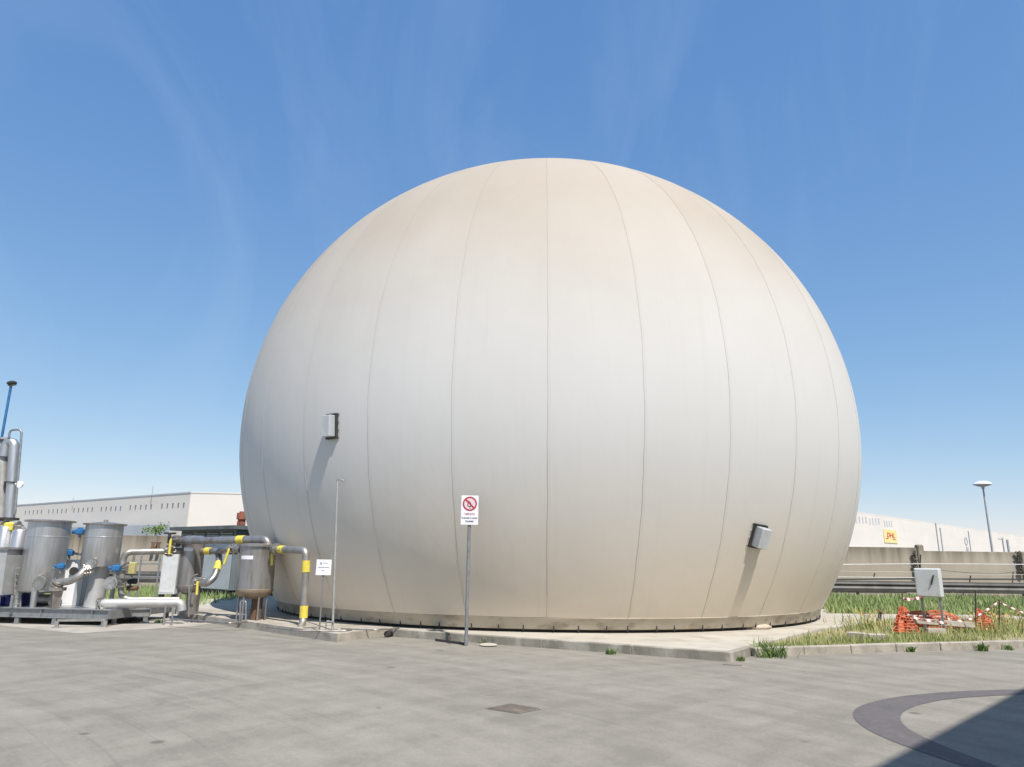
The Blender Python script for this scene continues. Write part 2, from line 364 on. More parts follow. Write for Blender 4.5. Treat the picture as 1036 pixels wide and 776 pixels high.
def text_mesh(txt, size, mtx, material, parent, name='lettering', align='CENTER', ext=.0015, sx=1.0):
    cu = bpy.data.curves.new('tmp', 'FONT'); cu.body = txt; cu.size = size; cu.align_x = align; cu.extrude = ext; cu.offset = size * .012
    ob = bpy.data.objects.new('tmp', cu); COL.objects.link(ob)
    dg = bpy.context.evaluated_depsgraph_get(); me = bpy.data.meshes.new_from_object(ob.evaluated_get(dg))
    bpy.data.objects.remove(ob); bpy.data.curves.remove(cu)
    me.transform(Matrix.Diagonal((sx, 1, 1, 1))); me.transform(mtx)
    q = parent; o0 = V((0, 0, 0))
    while q is not None: o0 += q.location; q = q.parent
    me.transform(Matrix.Translation(-o0)); me.materials.clear(); me.materials.append(M[material]); me.name = name
    o = bpy.data.objects.new(name, me); COL.objects.link(o); o.parent = parent
    return o
def frame(o, x, y):                          # matrix from origin and two axes
    x = V(x).normalized(); z = x.cross(V(y)).normalized(); y = z.cross(x)
    return Matrix(((x.x, y.x, z.x, o[0]), (x.y, y.y, z.y, o[1]), (x.z, y.z, z.z, o[2]), (0, 0, 0, 1)))

# ------------------------------------------------------------------ world and sun
SUN_EL, SUN_AZ = 57.0, 27.0
w = bpy.data.worlds.new('World'); sc.world = w; w.use_nodes = True
N = w.node_tree.nodes; L = w.node_tree.links; bg = N['Background']
sky = N.new('ShaderNodeTexSky'); sky.sky_type = 'NISHITA'; sky.sun_disc = False
sky.sun_elevation = R(SUN_EL); sky.sun_rotation = R(180 - SUN_AZ); sky.air_density = 1.0; sky.dust_density = 0; sky.ozone_density = 3.0
tc = N.new('ShaderNodeTexCoord')
mp = N.new('ShaderNodeMapping'); mp.inputs['Scale'].default_value = (3.4, 1.3, 1.1); mp.inputs['Rotation'].default_value = (R(20), R(-48), 0)
nz = N.new('ShaderNodeTexNoise'); nz.inputs['Scale'].default_value = 1.6; nz.inputs['Detail'].default_value = 9; nz.inputs['Roughness'].default_value = .58; nz.inputs['Distortion'].default_value = .9
L.new(tc.outputs['Generated'], mp.inputs[0]); L.new(mp.outputs[0], nz.inputs['Vector'])
r1 = N.new('ShaderNodeMapRange'); r1.inputs[1].default_value = .47; r1.inputs[2].default_value = .80; r1.inputs[4].default_value = .10; L.new(nz.outputs['Fac'], r1.inputs[0])
mx = N.new('ShaderNodeMix'); mx.data_type = 'RGBA'; mx.inputs['B'].default_value = (3.6, 4.2, 4.8, 1)
EXPO = .82
sp3 = N.new('ShaderNodeSeparateColor'); cb3 = N.new('ShaderNodeCombineColor'); L.new(sky.outputs[0], sp3.inputs[0])
for i_, (pw_, kk_) in enumerate(((.90, .98), (.66, .894), (.40, .948))):       # clear coastal air: flatter and bluer than the model's
    m0 = N.new('ShaderNodeMath'); m0.operation = 'MULTIPLY'; m0.inputs[1].default_value = .1; L.new(sp3.outputs[i_], m0.inputs[0])
    m1 = N.new('ShaderNodeMath'); m1.operation = 'POWER'; m1.inputs[1].default_value = pw_; L.new(m0.outputs[0], m1.inputs[0])
    m2 = N.new('ShaderNodeMath'); m2.operation = 'MULTIPLY'; m2.inputs[1].default_value = kk_ * (1.22, 1.13, 1.05)[i_] / .12 / 2 ** EXPO; L.new(m1.outputs[0], m2.inputs[0]); L.new(m2.outputs[0], cb3.inputs[i_])
L.new(cb3.outputs[0], mx.inputs['A']); L.new(r1.outputs[0], mx.inputs['Factor'])
L.new(mx.outputs['Result'], bg.inputs['Color']); bg.inputs['Strength'].default_value = .12
sd = bpy.data.lights.new('sun', 'SUN'); sd.energy = 3.5; sd.angle = R(.53); sd.color = (1, .935, .86)
so = bpy.data.objects.new('sun', sd); COL.objects.link(so)
sdir = V((math.cos(R(SUN_EL)) * math.sin(R(SUN_AZ)), -math.cos(R(SUN_EL)) * math.cos(R(SUN_AZ)), math.sin(R(SUN_EL))))
so.rotation_euler = sdir.to_track_quat('Z', 'Y').to_euler(); so.location = (5, -10, 20)
vs = sc.view_settings; vs.view_transform = 'Standard'; vs.look = 'None'; vs.gamma = 1; vs.exposure = EXPO; vs.use_curve_mapping = False

# ------------------------------------------------------------------ ground
xy = lambda p: (p[0], p[1])
struct(MB().sheet([(-1500, -1500), (1500, -1500), (1500, 1500), (-1500, 1500)], 0).build('ground', 'yard'))
# flush concrete pad in front of the skid
pad = [G(77, 641), G(195, 634), G(215, 631), (-7.6, 21.6), (-20, 21.6), (-20, 17.4), G(-60, 626), G(0, 633)]
struct(MB().sheet([xy(p) for p in pad], .004).build('pavement', 'pad'))
# dark newer asphalt ring patch
outer = [(1060, 697.5), (1010, 698), (960, 700), (915, 704), (885, 709.5), (868, 715), (862, 721), (864, 728), (873, 736), (890, 745), (912, 754), (938, 763), (968, 773), (1000, 784)]
inner = [(1030, 784), (1000, 772), (972, 762), (948, 752), (928, 743), (915, 735), (910, 727), (914, 720), (928, 713.5), (952, 708.5), (980, 705.5), (1010, 703.8), (1060, 702)]
ptch = [xy(G(*p)) for p in outer + inner]
pm = MB(); n_o = len(outer)
oo = [G(*p) for p in outer]; ii = [G(*p) for p in inner][::-1]
def resamp(pts, n):
    d = [0]
    for i in range(1, len(pts)): d.append(d[-1] + (pts[i] - pts[i - 1]).length)
    out = []
    for k in range(n):
        t = d[-1] * k / (n - 1); j = max(0, min(len(d) - 2, next((i for i in range(len(d) - 1) if d[i + 1] >= t - 1e-9), 0)))
        u = (t - d[j]) / max(1e-9, d[j + 1] - d[j]); out.append(pts[j].lerp(pts[j + 1], u))
    for _ in range(3): out = [out[0]] + [(out[i - 1] + out[i] * 2 + out[i + 1]) / 4 for i in range(1, n - 1)] + [out[-1]]
    return out
oo = resamp(oo, 60); ii = resamp(ii, 60)
pm.add([(p.x, p.y, .004) for p in oo] + [(p.x, p.y, .004) for p in ii], [(k, k + 1, 61 + k, 60 + k) for k in range(59)])
struct(pm.build('road_patch', 'patch'))
# dome apron, raised slab
A = [G(740, 660, .15), G(775, 650, .15), G(830, 636, .15), G(880, 630, .15), G(890, 625, .15)]
apron = [(-2.45, 15.75)] + [xy(a) for a in A] + [(15.5, 21.7), (15.5, 22.9), (9.7, 22.6), (10.6, 24.5), (9.5, 30), (4, 34), (-4, 33.6), (-9.2, 28.6), (-11.0, 24.6), (-11.0, 21.5), (-8.2, 20.6), (-3.1, 16.6)]
struct(MB().prism(apron, -.1, .15).build('pavement', 'apron'))
# kerb slab with the filters (slightly proud of the apron)
fs_ = [G(180, 626), G(262, 638), G(341, 650), G(397, 642)]
fslab = [xy(p) for p in fs_] + [(-3.15, 16.75), (-4.2, 18.2), (-7.0, 21.0), (-9.4, 21.0)]
struct(MB().prism(fslab, -.1, .158).build('pavement', 'curb'))
kb0 = MB()
def rim(mb_, a, b, z1, th=.12):
    a = V((a[0], a[1], 0)); b = V((b[0], b[1], 0)); d = b - a; n = max(1, round(d.length / 1.6)); u = d.normalized(); q = V((-u.y, u.x, 0))
    for i in range(n):
        p = a + d * (i / n); e = a + d * ((i + 1) / n); c = (p + e) / 2 - q * (.012 - th / 2); c.z = z1 / 2 - .03 + random.uniform(-.003, .003)
        mb_.bbox(c, ((e - p).length - .006, th, z1 + .06), math.atan2(u.y, u.x), bev=.012)
rim(kb0, (-2.45, 15.75), xy(A[0]), .156); rim(kb0, xy(A[0]), xy(A[1]), .156)
struct(kb0.build('kerb', 'curb_dark'))
# kerb stones right
k0 = G(764, 664.5); k1 = G(1036, 656); kd = (k1 - k0); kd.z = 0; kL = kd.length; kd.normalize(); kn = V((-kd.y, kd.x, 0))
kpts = [k0, k0.lerp(k1, .5) - kn * -.04, k1, k1 + kd * 6 + kn * .35, k1 + kd * 14 + kn * 1.4, k1 + kd * 26 + kn * 4.0]
kb = MB()
def kerb_run(pts):
    for a, b in zip(pts, pts[1:]):
        d = (b - a); n = max(1, round(d.length / 1.0)); u = d.normalized(); q = V((-u.y, u.x, 0))
        for i in range(n):
            p = a + d * (i / n); e = a + d * ((i + 1) / n)
            c = (p + e) / 2 + q * .075 + V((random.uniform(-.006, .006), random.uniform(-.006, .006), .035 + random.uniform(-.004, .004)))
            kb.bbox(c, ((e - p).length - .012, .15, .23), math.atan2(u.y, u.x), bev=.014)
kerb_run(kpts)
struct(kb.build('kerb', 'curb'))
# grass soil right and left
soil_r = [xy(kpts[0] + V((.2, .16, 0)))] + [xy(p + kn * .14) for p in kpts[1:]] + [(70, 30), (70, 37), (5, 36.0), (5, 33.5), (9.5, 30), (10.6, 24.5), (9.0, 21), (9.2, 19), (7.3, 17.3), (4.92, 14.2)]
struct(MB().sheet(soil_r, .10).build('ground', 'soil'))
struct(MB().sheet([(-9.4, 22.0), (-45, 22.0), (-45, 34.9), (0, 35.4), (-8, 30.5)], .03).build('ground', 'soil'))

# ------------------------------------------------------------------ grass blades (stuff)
def blades(name, pts, hmin, hmax, wd, z0, matn, kind='stuff', lean=.5, parent=None, origin=None):
    n = len(pts); pts = np.asarray(pts); h = rng.uniform(hmin, hmax, n) * rng.choice([.6, 1, 1.0, 1.35], n); a = rng.uniform(0, 2 * np.pi, n)
    l = rng.uniform(0, lean, n) * h; la = rng.uniform(0, 2 * np.pi, n); ww = wd * rng.uniform(.6, 1.4, n)
    v = np.zeros((n, 5, 3)); dx = np.cos(a) * ww / 2; dy = np.sin(a) * ww / 2
    v[:, 0, 0] = pts[:, 0] - dx; v[:, 0, 1] = pts[:, 1] - dy; v[:, 1, 0] = pts[:, 0] + dx; v[:, 1, 1] = pts[:, 1] + dy
    mx_ = pts[:, 0] + np.cos(la) * l * .35; my = pts[:, 1] + np.sin(la) * l * .35
    v[:, 2, 0] = mx_ + dx * .8; v[:, 2, 1] = my + dy * .8; v[:, 3, 0] = mx_ - dx * .8; v[:, 3, 1] = my - dy * .8
    v[:, 2, 2] = v[:, 3, 2] = h * .55
    v[:, 4, 0] = pts[:, 0] + np.cos(la) * l; v[:, 4, 1] = pts[:, 1] + np.sin(la) * l; v[:, 4, 2] = h
    v[:, :, 2] += z0
    if origin is not None: v -= np.array(origin)
    me = bpy.data.meshes.new(name); me.vertices.add(n * 5); me.vertices.foreach_set('co', v.reshape(-1))
    base = np.arange(n)[:, None] * 5; quads = base + np.array([0, 1, 2, 3]); tris = base + np.array([3, 2, 4])
    loops = np.concatenate([quads, tris], 1).reshape(-1); me.loops.add(len(loops)); me.loops.foreach_set('vertex_index', loops)
    st = np.stack([np.arange(n) * 7, np.arange(n) * 7 + 4], 1).reshape(-1)
    me.polygons.add(2 * n); me.polygons.foreach_set('loop_start', st); me.update(calc_edges=True); me.validate()
    me.materials.append(M[matn]); o = bpy.data.objects.new(name, me); COL.objects.link(o)
    if kind: o['kind'] = kind
    if parent is not None: o.parent = parent
    elif origin is not None: o.location = origin
    return o
def inpoly(x, y, poly):
    c = np.zeros(len(x), bool); n = len(poly)
    for i in range(n):
        x1, y1 = poly[i]; x2, y2 = poly[(i + 1) % n]
        m = ((y1 > y) != (y2 > y)) & (x < (x2 - x1) * (y - y1) / (y2 - y1 + 1e-12) + x1); c ^= m
    return c
def scatter(poly, n, clump=0.0, thr=.0):
    xs = [p[0] for p in poly]; ys = [p[1] for p in poly]
    x = rng.uniform(min(xs), max(xs), n); y = rng.uniform(min(ys), max(ys), n); k = inpoly(x, y, poly)
    if clump:
        f = (np.sin(x * 2.1 + 1.3 * np.sin(y * 1.7)) + np.sin(y * 2.9 + 1.1 * np.sin(x * 1.3) + 2) + np.sin(x * .7 - y * 1.1)) / 3
        k &= (f * .5 + .5 > rng.uniform(0, 1, n) * clump + thr)
    return np.stack([x[k], y[k]], 1)
near = [xy(kpts[0] + V((.05, .16, 0))), xy(kpts[1] + kn * .16), xy(kpts[2] + kn * .16), xy(kpts[3] + kn * .16), (18, 20), (14.5, 21.5), (10.9, 21.0), (9.5, 19.2), (7.5, 17.2), (5.15, 14.2)]
def sel(name, poly, n, *a, **k): return tag(blades(name, scatter(poly, n, .9), *a), 'loose', 'x')
o = blades('grass', scatter(near, 38000, 1.25), .04, .16, .018, .10, 'blade'); tag(o, 'dry tufted verge grass growing behind the concrete kerb', 'grass', kind='stuff')
edge = [xy(p) for p in (kpts[0] + V((-.12, .1, 0)), kpts[0] + V((1.2, .5, 0)), kpts[1] + kn * .3, kpts[2] + kn * .3, kpts[2] + kn * .7, kpts[1] + kn * .9, kpts[0] + V((.6, .9, 0)), kpts[0] + V((.02, .35, 0)))]
o = blades('grass', scatter(edge, 7000, 1.2), .05, .18, .016, .10, 'blade'); tag(o, 'taller grass fringe leaning over the kerb edge', 'grass', kind='stuff')
far = [(9.8, 23.0), (15.5, 23.0), (15.5, 21.6), (22, 21.5), (32, 24), (34, 36.0), (7, 35.6), (9.6, 30.5), (10.8, 25)]
o = blades('grass', scatter(far, 80000, .75), .08, .26, .035, .08, 'blade_far'); tag(o, 'green meadow grass between the dome and the concrete wall', 'grass', kind='stuff')
lft = [(-9.3, 22.2), (-26, 22.2), (-30, 34.6), (-4, 35.0), (-9.6, 29.5)]
o = blades('grass', scatter(lft, 36000, .5), .12, .30, .04, .02, 'blade_far'); tag(o, 'green grass behind the pipework up to the wall', 'grass', kind='stuff')
# flowering weeds among the verge grass
fl = MB()
fpts = [(G(px, py, .1)) for px, py in [(868, 634), (874, 637), (880, 633), (884, 638), (978, 642), (985, 638), (992, 634), (997, 641), (1003, 637), (1010, 640), (1016, 636), (1022, 640), (1030, 637), (966, 637), (1008, 632), (1019, 631)]]
for p in fpts:
    for _ in range(22):
        c = p + V((random.gauss(0, .28), random.gauss(0, .3), random.uniform(.12, .42))); r = random.uniform(.012, .028)
        a = V((random.gauss(0, 1), random.gauss(0, 1), random.gauss(0, 1))).normalized(); b_ = a.orthogonal().normalized(); q = a.cross(b_)
        fl.add([c + b_ * r, c + q * r, c - b_ * r, c - q * r], [(0, 1, 2, 3)])
o = fl.build('wildflowers', 'flower'); tag(o, 'small orange and yellow flower heads scattered in the verge', 'flowers', kind='stuff')
o = blades('weeds', np.concatenate([np.array([[p.x, p.y]]) + rng.normal(0, .28, (50, 2)) for p in fpts]), .15, .4, .02, .1, 'blade', lean=.7)
tag(o, 'taller dark stems mixed through the flowering verge', 'weeds', kind='stuff')

# single weeds rooted in the kerb joints
def weed(px, py, r, h, label, z=0.0, n=160):
    b = G(px, py, z); t = thing('weed', label, 'weed', b, 'weeds growing along the kerbs')
    pts = np.array([[b.x, b.y]]) + rng.normal(0, r, (n, 2))
    o = blades('leaf', pts, h * .5, h, .02, z, 'leaf', kind=None, lean=1.2, parent=t, origin=tuple(b))
    m = MB()
    for k in range(5):
        a = random.uniform(0, 6.28); m.tube([b, b + V((math.cos(a) * r, math.sin(a) * r, h * .8))], .006, 5)
    m.build('stem', 'leaf', t)
weed(779, 664, .15, .26, 'big bushy weed at the corner where the kerb meets the dome slab', 0, 230)
weed(922, 659.5, .04, .12, 'small weed at the foot of the verge kerb below the upright orange net', 0, 80)
weed(993, 658.5, .05, .15, 'dark leafy weed at the kerb foot to the right of the grey cabinet')
weed(1020, 657.5, .04, .10, 'rightmost small weed at the foot of the verge kerb', 0, 70)
weed(618, 662, .04, .11, 'green weed sprouting at the foot of the dome slab edge', 0, 60)
weed(497, 651, .07, .14, 'weed behind the white lid next to the prohibition sign pole', 0, 140)
weed(750, 669, .025, .09, 'tiny weed at the sharp front corner of the dome slab', 0, 40)
weed(160, 630, .05, .10, 'low weed at the edge of the pad near the big steel filter', 0.0, 50)

# ------------------------------------------------------------------ the gas dome
dome = thing('gas_dome', 'huge off white spherical biogas storage dome standing on its concrete slab', 'gas dome', DC)
def dr(z):                                    # membrane radius at height above the slab
    q = 1 - ((z - DZ) / (DR * OB)) ** 2; return DR * math.sqrt(max(0, q))
top = DZ + DR * OB
mb = MB(); nz_ = 140; na = NSEAM * 12
z_lo = .30; phi0 = math.asin((z_lo - DZ) / (DR * OB))
vsx = []; 
for i in range(nz_):
    ph = phi0 + (math.pi / 2 - phi0) * i / nz_
    for k in range(na):
        u = k % 12 / 12; puff = 1 + .0006 * math.sin(math.pi * u) * math.cos(ph)
        a = R(SEAM0) + 2 * math.pi * k / na
        r = DR * math.cos(ph) * puff; z = DZ + DR * OB * math.sin(ph)
        vsx.append((DC.x + r * math.sin(a), DC.y - r * math.cos(a), DC.z + z))
vsx.append((DC.x, DC.y, DC.z + top))
fsx = [(i * na + k, i * na + (k + 1) % na, (i + 1) * na + (k + 1) % na, (i + 1) * na + k) for i in range(nz_ - 1) for k in range(na)]
fsx += [((nz_ - 1) * na + k, (nz_ - 1) * na + (k + 1) % na, nz_ * na) for k in range(na)]
mb.add(vsx, fsx, True); mb.build('membrane', 'dome', dome)
for s_ in range(NSEAM):
    a = R(SEAM0 + 360 / NSEAM * s_); path = []; ph = rng.uniform(0, 6.28)
    for i in range(70):
        f = phi0 + (R(83) - phi0) * i / 69; wob = .006 * math.sin(i * .9 + ph) + .004 * math.sin(i * 2.3 + ph * 2)
        r = DR * math.cos(f) + .002; z = DZ + DR * OB * math.sin(f)
        path.append((DC.x + r * math.sin(a + wob / max(r, 1)), DC.y - r * math.cos(a + wob / max(r, 1)), DC.z + z))
    MB().tube(path, .0042, 6).build('seam', 'seam', dome)
# skirt, shadow gap ring and clips at the foot
r30 = dr(.30); r0 = 8.06
mb = MB(); prof = [(r30 - .02, .34), (r30 + .012, .30), (r30 - .03, .27), (r0 + .05, .09), (r0 + .03, .065), (r0 - .05, .065)]
mb.lathe(DC, prof, 240); mb.build('skirt', 'skirt', dome)
MB().lathe(DC, [(r0 - .05, .065), (r0 - .12, .055), (r0 - .12, .0)], 240).build('base_ring', 'dark', dome)
for k in range(90):
    a = 2 * math.pi * (k + random.uniform(-.2, .2)) / 90; c = DC + V(((r0 + .05) * math.cos(a), (r0 + .05) * math.sin(a), .10))
    h = random.choice([.12, .15, .2])
    MB().box(c, (.03, .022, h * .8), a).build('anchor_clip', 'dark', dome)
# inspection hoods on the membrane
def hood(px, py, wd, ht, pr, tilt=0.0, side=-1):
    d = ray(px, py); C = DC + V((0, 0, DZ)); s = V((1, 1, 1 / OB)); o_ = CAM - C; O = V((o_.x * s.x, o_.y * s.y, o_.z * s.z)); D = V((d.x * s.x, d.y * s.y, d.z * s.z))
    a_, b_, c_ = D.dot(D), 2 * O.dot(D), O.dot(O) - DR * DR; t = (-b_ - math.sqrt(b_ * b_ - 4 * a_ * c_)) / (2 * a_); p = CAM + d * t
    n = (p - C); n = V((n.x, n.y, n.z / OB ** 2)).normalized(); x = V((0, 0, 1)).cross(n).normalized(); y = n.cross(x)
    rt = Matrix.Rotation(tilt, 3, n); x = rt @ x; y = rt @ y
    # collar: dark opening frame on the skin, then the boxed cover
    f = MB()
    t_ = .025
    f.box(p + n * .03 + y * (ht / 2 + .03), (wd + .1, t_, .08), ax=[x, y, n]); f.box(p + n * .03 - y * (ht / 2 + .03), (wd + .1, t_, .08), ax=[x, y, n])
    f.box(p + n * .03 + x * (wd / 2 + .035), (t_, ht + .03, .08), ax=[x, y, n]); f.box(p + n * .03 - x * (wd / 2 + .035), (t_, ht + .03, .08), ax=[x, y, n])
    hd = f.build('inspection_hood', 'dark', dome)
    MB().bbox(p + n * (pr / 2 + .02), (wd, ht, pr), ax=[x, y, n], bev=.012).build('cover', 'cabinet', hd)
    q = MB(); q.bbox(p + n * (pr + .028), (wd * .97, ht * .97, .018), ax=[x, y, n], bev=.006); q.build('lid', 'cabinet_light', hd)
    q = MB()
    for s2 in (-1, 1): q.cyl(p + n * (pr * .8) + x * side * (wd / 2 + .012) + y * (s2 * ht * .4), p + n * (pr * .8) + x * side * (wd / 2 + .012) + y * (s2 * ht * .3), .012, 8)
    q.build('hinge', 'dark', hd)
    q = MB()
    for i2 in (-1, 1):
        for j2 in (-1, -.33, .33, 1): q.cyl(p + n * .0 + x * i2 * (wd / 2 + .075) + y * j2 * (ht / 2 + .02), p + n * .022 + x * i2 * (wd / 2 + .075) + y * j2 * (ht / 2 + .02), .011, 8)
    q.build('bolts', 'galv', hd)
hood(337, 431.5, .23, .48, .19, side=-1)
hood(765.5, 542, .28, .44, .21, tilt=-.10, side=1)

# ------------------------------------------------------------------ signs and slender poles
sb = G(471.5, 650.5, 0); sb = V((P(471.5, 652, 14.28).x, 14.28, 0)); sp_ = thing('prohibition_sign', 'tall grey pole carrying the white no open flames sign in front of the dome', 'sign', sb)
st_ = P(475.5, 502, sb.y); H = st_.z + .0
MB().cyl(sb, (sb.x, sb.y, H - .02), .034, 18).build('pole', 'galv', sp_)
yaw = R(2); ux = V((math.cos(yaw), math.sin(yaw), 0)); uz = V((0, 0, 1)); uy = V((math.sin(yaw), -math.cos(yaw), 0))  # uy towards viewer
pc = V((sb.x, sb.y, H - .28)) + uy * .05
W_, H_ = .345, .575
pn = MB().bbox(pc, (W_, .012, H_), yaw, bev=.003).build('sign_panel', 'signwhite', sp_)
MB().box(pc - uy * .028 + uz * .15, (.12, .044, .03), yaw).box(pc - uy * .028 - uz * .2, (.12, .044, .03), yaw).build('bracket', 'dark', sp_)
cc = pc + uy * .009 + uz * .125
rg = MB()
for a0 in range(48):
    a, b_ = 2 * math.pi * a0 / 48, 2 * math.pi * (a0 + 1) / 48
    q = [cc + ux * math.cos(t) * r + uz * math.sin(t) * r for t, r in ((a, .142), (b_, .142), (b_, .113), (a, .113))]; rg.add(q, [(0, 1, 2, 3)])
rg.build('prohibition_ring', 'red', pn)
bx_ = [V((math.cos(R(135)), math.sin(R(135)), 0)), V((math.cos(R(45)), math.sin(R(45)), 0))]
def on(x, z, e=0.0): return cc + ux * x + uz * z + uy * e
MB().add([on(-.114 * .7 * 1 - .011, .114 * .7 - .011, .002), on(-.08 + .011, .08 + .011, .002), on(.08 + .011, -.08 + .011, .002), on(.08 - .011, -.08 - .011, .002)], [(0, 1, 2, 3)]).build('prohibition_bar', 'red', pn)
# pale pink field of the faded disc
q = [on(.112 * math.cos(2 * math.pi * k / 40), .112 * math.sin(2 * math.pi * k / 40), -.002) for k in range(40)]
MB().add(q, [tuple(range(40))]).build('disc', 'pink', pn)
flame = [(-.028, .075), (-.012, .045), (.012, .03), (.030, .0), (.034, -.03), (.020, -.055), (-.004, -.066), (-.032, -.058), (-.050, -.034), (-.050, -.008), (-.038, .02), (-.030, .045)]
flin = [(-.022, .02), (-.006, .0), (.010, -.018), (.008, -.038), (-.01, -.048), (-.028, -.036), (-.032, -.014)]
MB().add([on(x, z, .0) for x, z in flame], [tuple(range(len(flame)))]).build('flame_symbol', 'ink', pn)
MB().add([on(x, z, .001) for x, z in flin], [tuple(range(len(flin)))]).build('flame_core', 'pink', pn)
MB().add([on(.0, -.055, .001), on(.012, -.055, .001), on(.012, -.098, .001), on(.0, -.098, .001)], [(0, 1, 2, 3)]).build('match_symbol', 'ink', pn)
for txt, size, zz_, mt in (('VIETATO', .05, -.095, 'red'), ('FUMARE E USARE', .040, -.168, 'ink'), ('FIAMME', .048, -.235, 'ink')):
    text_mesh(txt, size, frame(pc + uy * .0085 + uz * zz_, ux, uz), mt, pn)

sb2 = G(323, 638.5, .158); s2 = thing('small_sign', 'low white square notice on a thin dark stake beside the yellow banded pipe', 'sign', sb2)
tz = P(324, 582, sb2.y).z; MB().cyl(sb2, (sb2.x, sb2.y, tz), .017, 12).build('stake', 'steel_dull', s2)
ct = P(324.2, 574, sb2.y); pw = (P(332, 574, sb2.y) - P(316.7, 574, sb2.y)).length
pn2 = MB().bbox(V((sb2.x, ct.y - .03, ct.z)), (pw, .012, pw), 0, bev=.003).build('sign_panel', 'signwhite', s2)
MB().box((sb2.x, sb2.y - .012, tz + .015), (.05, .025, .07)).build('clamp', 'dark', s2)
fy = ct.y - .0375
for nm_, (cx_, cz_, w_, h_) in (('symbol', (-.06, .08, .03, .05)), ('text_line', (.03, .085, .09, .010)), ('text_line', (0, .0, .22, .014)), ('text_line', (-.01, -.06, .06, .012))):
    MB().add([(sb2.x + cx_ - w_ / 2, fy, ct.z + cz_ - h_ / 2), (sb2.x + cx_ + w_ / 2, fy, ct.z + cz_ - h_ / 2), (sb2.x + cx_ + w_ / 2, fy, ct.z + cz_ + h_ / 2), (sb2.x + cx_ - w_ / 2, fy, ct.z + cz_ + h_ / 2)], [(0, 1, 2, 3)]).build(nm_, 'greyink', pn2)


pb = G(336.5, 637.5, .158); tp = thing('vent_mast', 'tall thin grey mast with a short bent tip in front of the dome', 'mast', pb)
pt_ = P(341.5, 486, 15.42); ph_ = pt_.z; lx, ly = pt_.x - pb.x, pt_.y - pb.y
MB().tube([pb, (pb.x + lx / 2, pb.y + ly / 2, (ph_ + pb.z) / 2), pt_], [.026, .026, .02], 12).build('pole', 'pole', tp)
MB().tube(fillet([(pt_.x - .02, pt_.y, ph_ - .03), (pt_.x, pt_.y, ph_ + .02), (pt_.x + .11, pt_.y, ph_ + .02), (pt_.x + .13, pt_.y, ph_ - .02)], .02), .015, 8).build('tip', 'galv', tp)
MB().box(pb + V((0, 0, .01)), (.16, .16, .02)).build('base_plate', 'galv', tp)
q = thing('tap_stand', 'short bent pipe stub with a tap at the foot of the thin mast', 'tap', pb + V((-.13, -.05, 0)))
MB().tube(fillet([pb + V((-.13, -.05, 0)), pb + V((-.13, -.05, .17)), pb + V((.02, -.05, .17))], .03), .014, 8).build('pipe', 'galv', q)
MB().box(pb + V((-.09, -.05, .19)), (.07, .02, .015)).build('handle', 'pole', q)

# conduits lying on the filter slab, dark tube and slot at the slab edge
def lay(pts, r, name, label, z, mt='steel_dull', cat='pipe', grp=None):
    path = [G(a, b, z + r) for a, b in pts]; o = MB().tube(fillet(path, .1), r, 8).build(name, mt, origin=path[0]); return tag(o, label, cat, grp)
lay([(270, 634.5), (300, 638), (352, 638), (356, 637)], .016, 'conduit', 'thin conduit on the slab passing behind the small notice stake', .158, grp='thin conduits lying on the slab')
lay([(345, 636), (380, 637.3), (404, 635.5)], .014, 'conduit', 'thin conduit on the slab running from the thin mast to the slab edge', .158, grp='thin conduits lying on the slab')
lay([(172, 626), (232, 630.5), (250, 629)], .02, 'conduit', 'thin conduit along the kerb between the two big filters', .158, grp='thin conduits lying on the slab')
a, b_ = G(391, 641.5, .07), G(406, 637.5, .07)
q = thing('drain_pipe', 'short dark open pipe lying at the step between the two slabs', 'pipe', (a.x, a.y, .0))
MB().tube([a, b_], .06, 14).build('pipe', 'dark', q); MB().tube([b_ + V((0, 0, -.05)), b_ + V((0, 0, .17))], .03, 8).build('stub', 'dark', q)
# gutter slot in the dome slab edge left of the sign
a, b_ = G(441, 648.5), G(470, 652.5); u = (b_ - a); ul = u.length; u.normalize()
q = MB().box((a + b_) / 2 + V((.0, -.012, .022)), (ul, .05, .045), math.atan2(u.y, u.x)).build('gutter_slot', 'dark', origin=(a + b_) / 2)
tag(q, 'dark drain channel at the slab foot left of the prohibition sign', 'drain')
a = G(456, 645.6, .11); q = MB().box(a, (.10, .04, .07), math.atan2(u.y, u.x)).build('junction_box', 'drain', origin=a); tag(q, 'small rusty box on the slab edge left of the prohibition sign', 'box')
# white lid on the asphalt
c = G(494, 653.5); q = thing('lid', 'white shallow lid lying on the asphalt beside the prohibition sign', 'lid', c)
MB().lathe(c, [(.0, .05), (.10, .045), (.155, .036), (.175, .02), (.165, .012)], 26).build('cap', 'apron', q)
MB().lathe(c, [(.16, .014), (.15, .002), (0, .002)], 26).build('rim', 'dark', q)
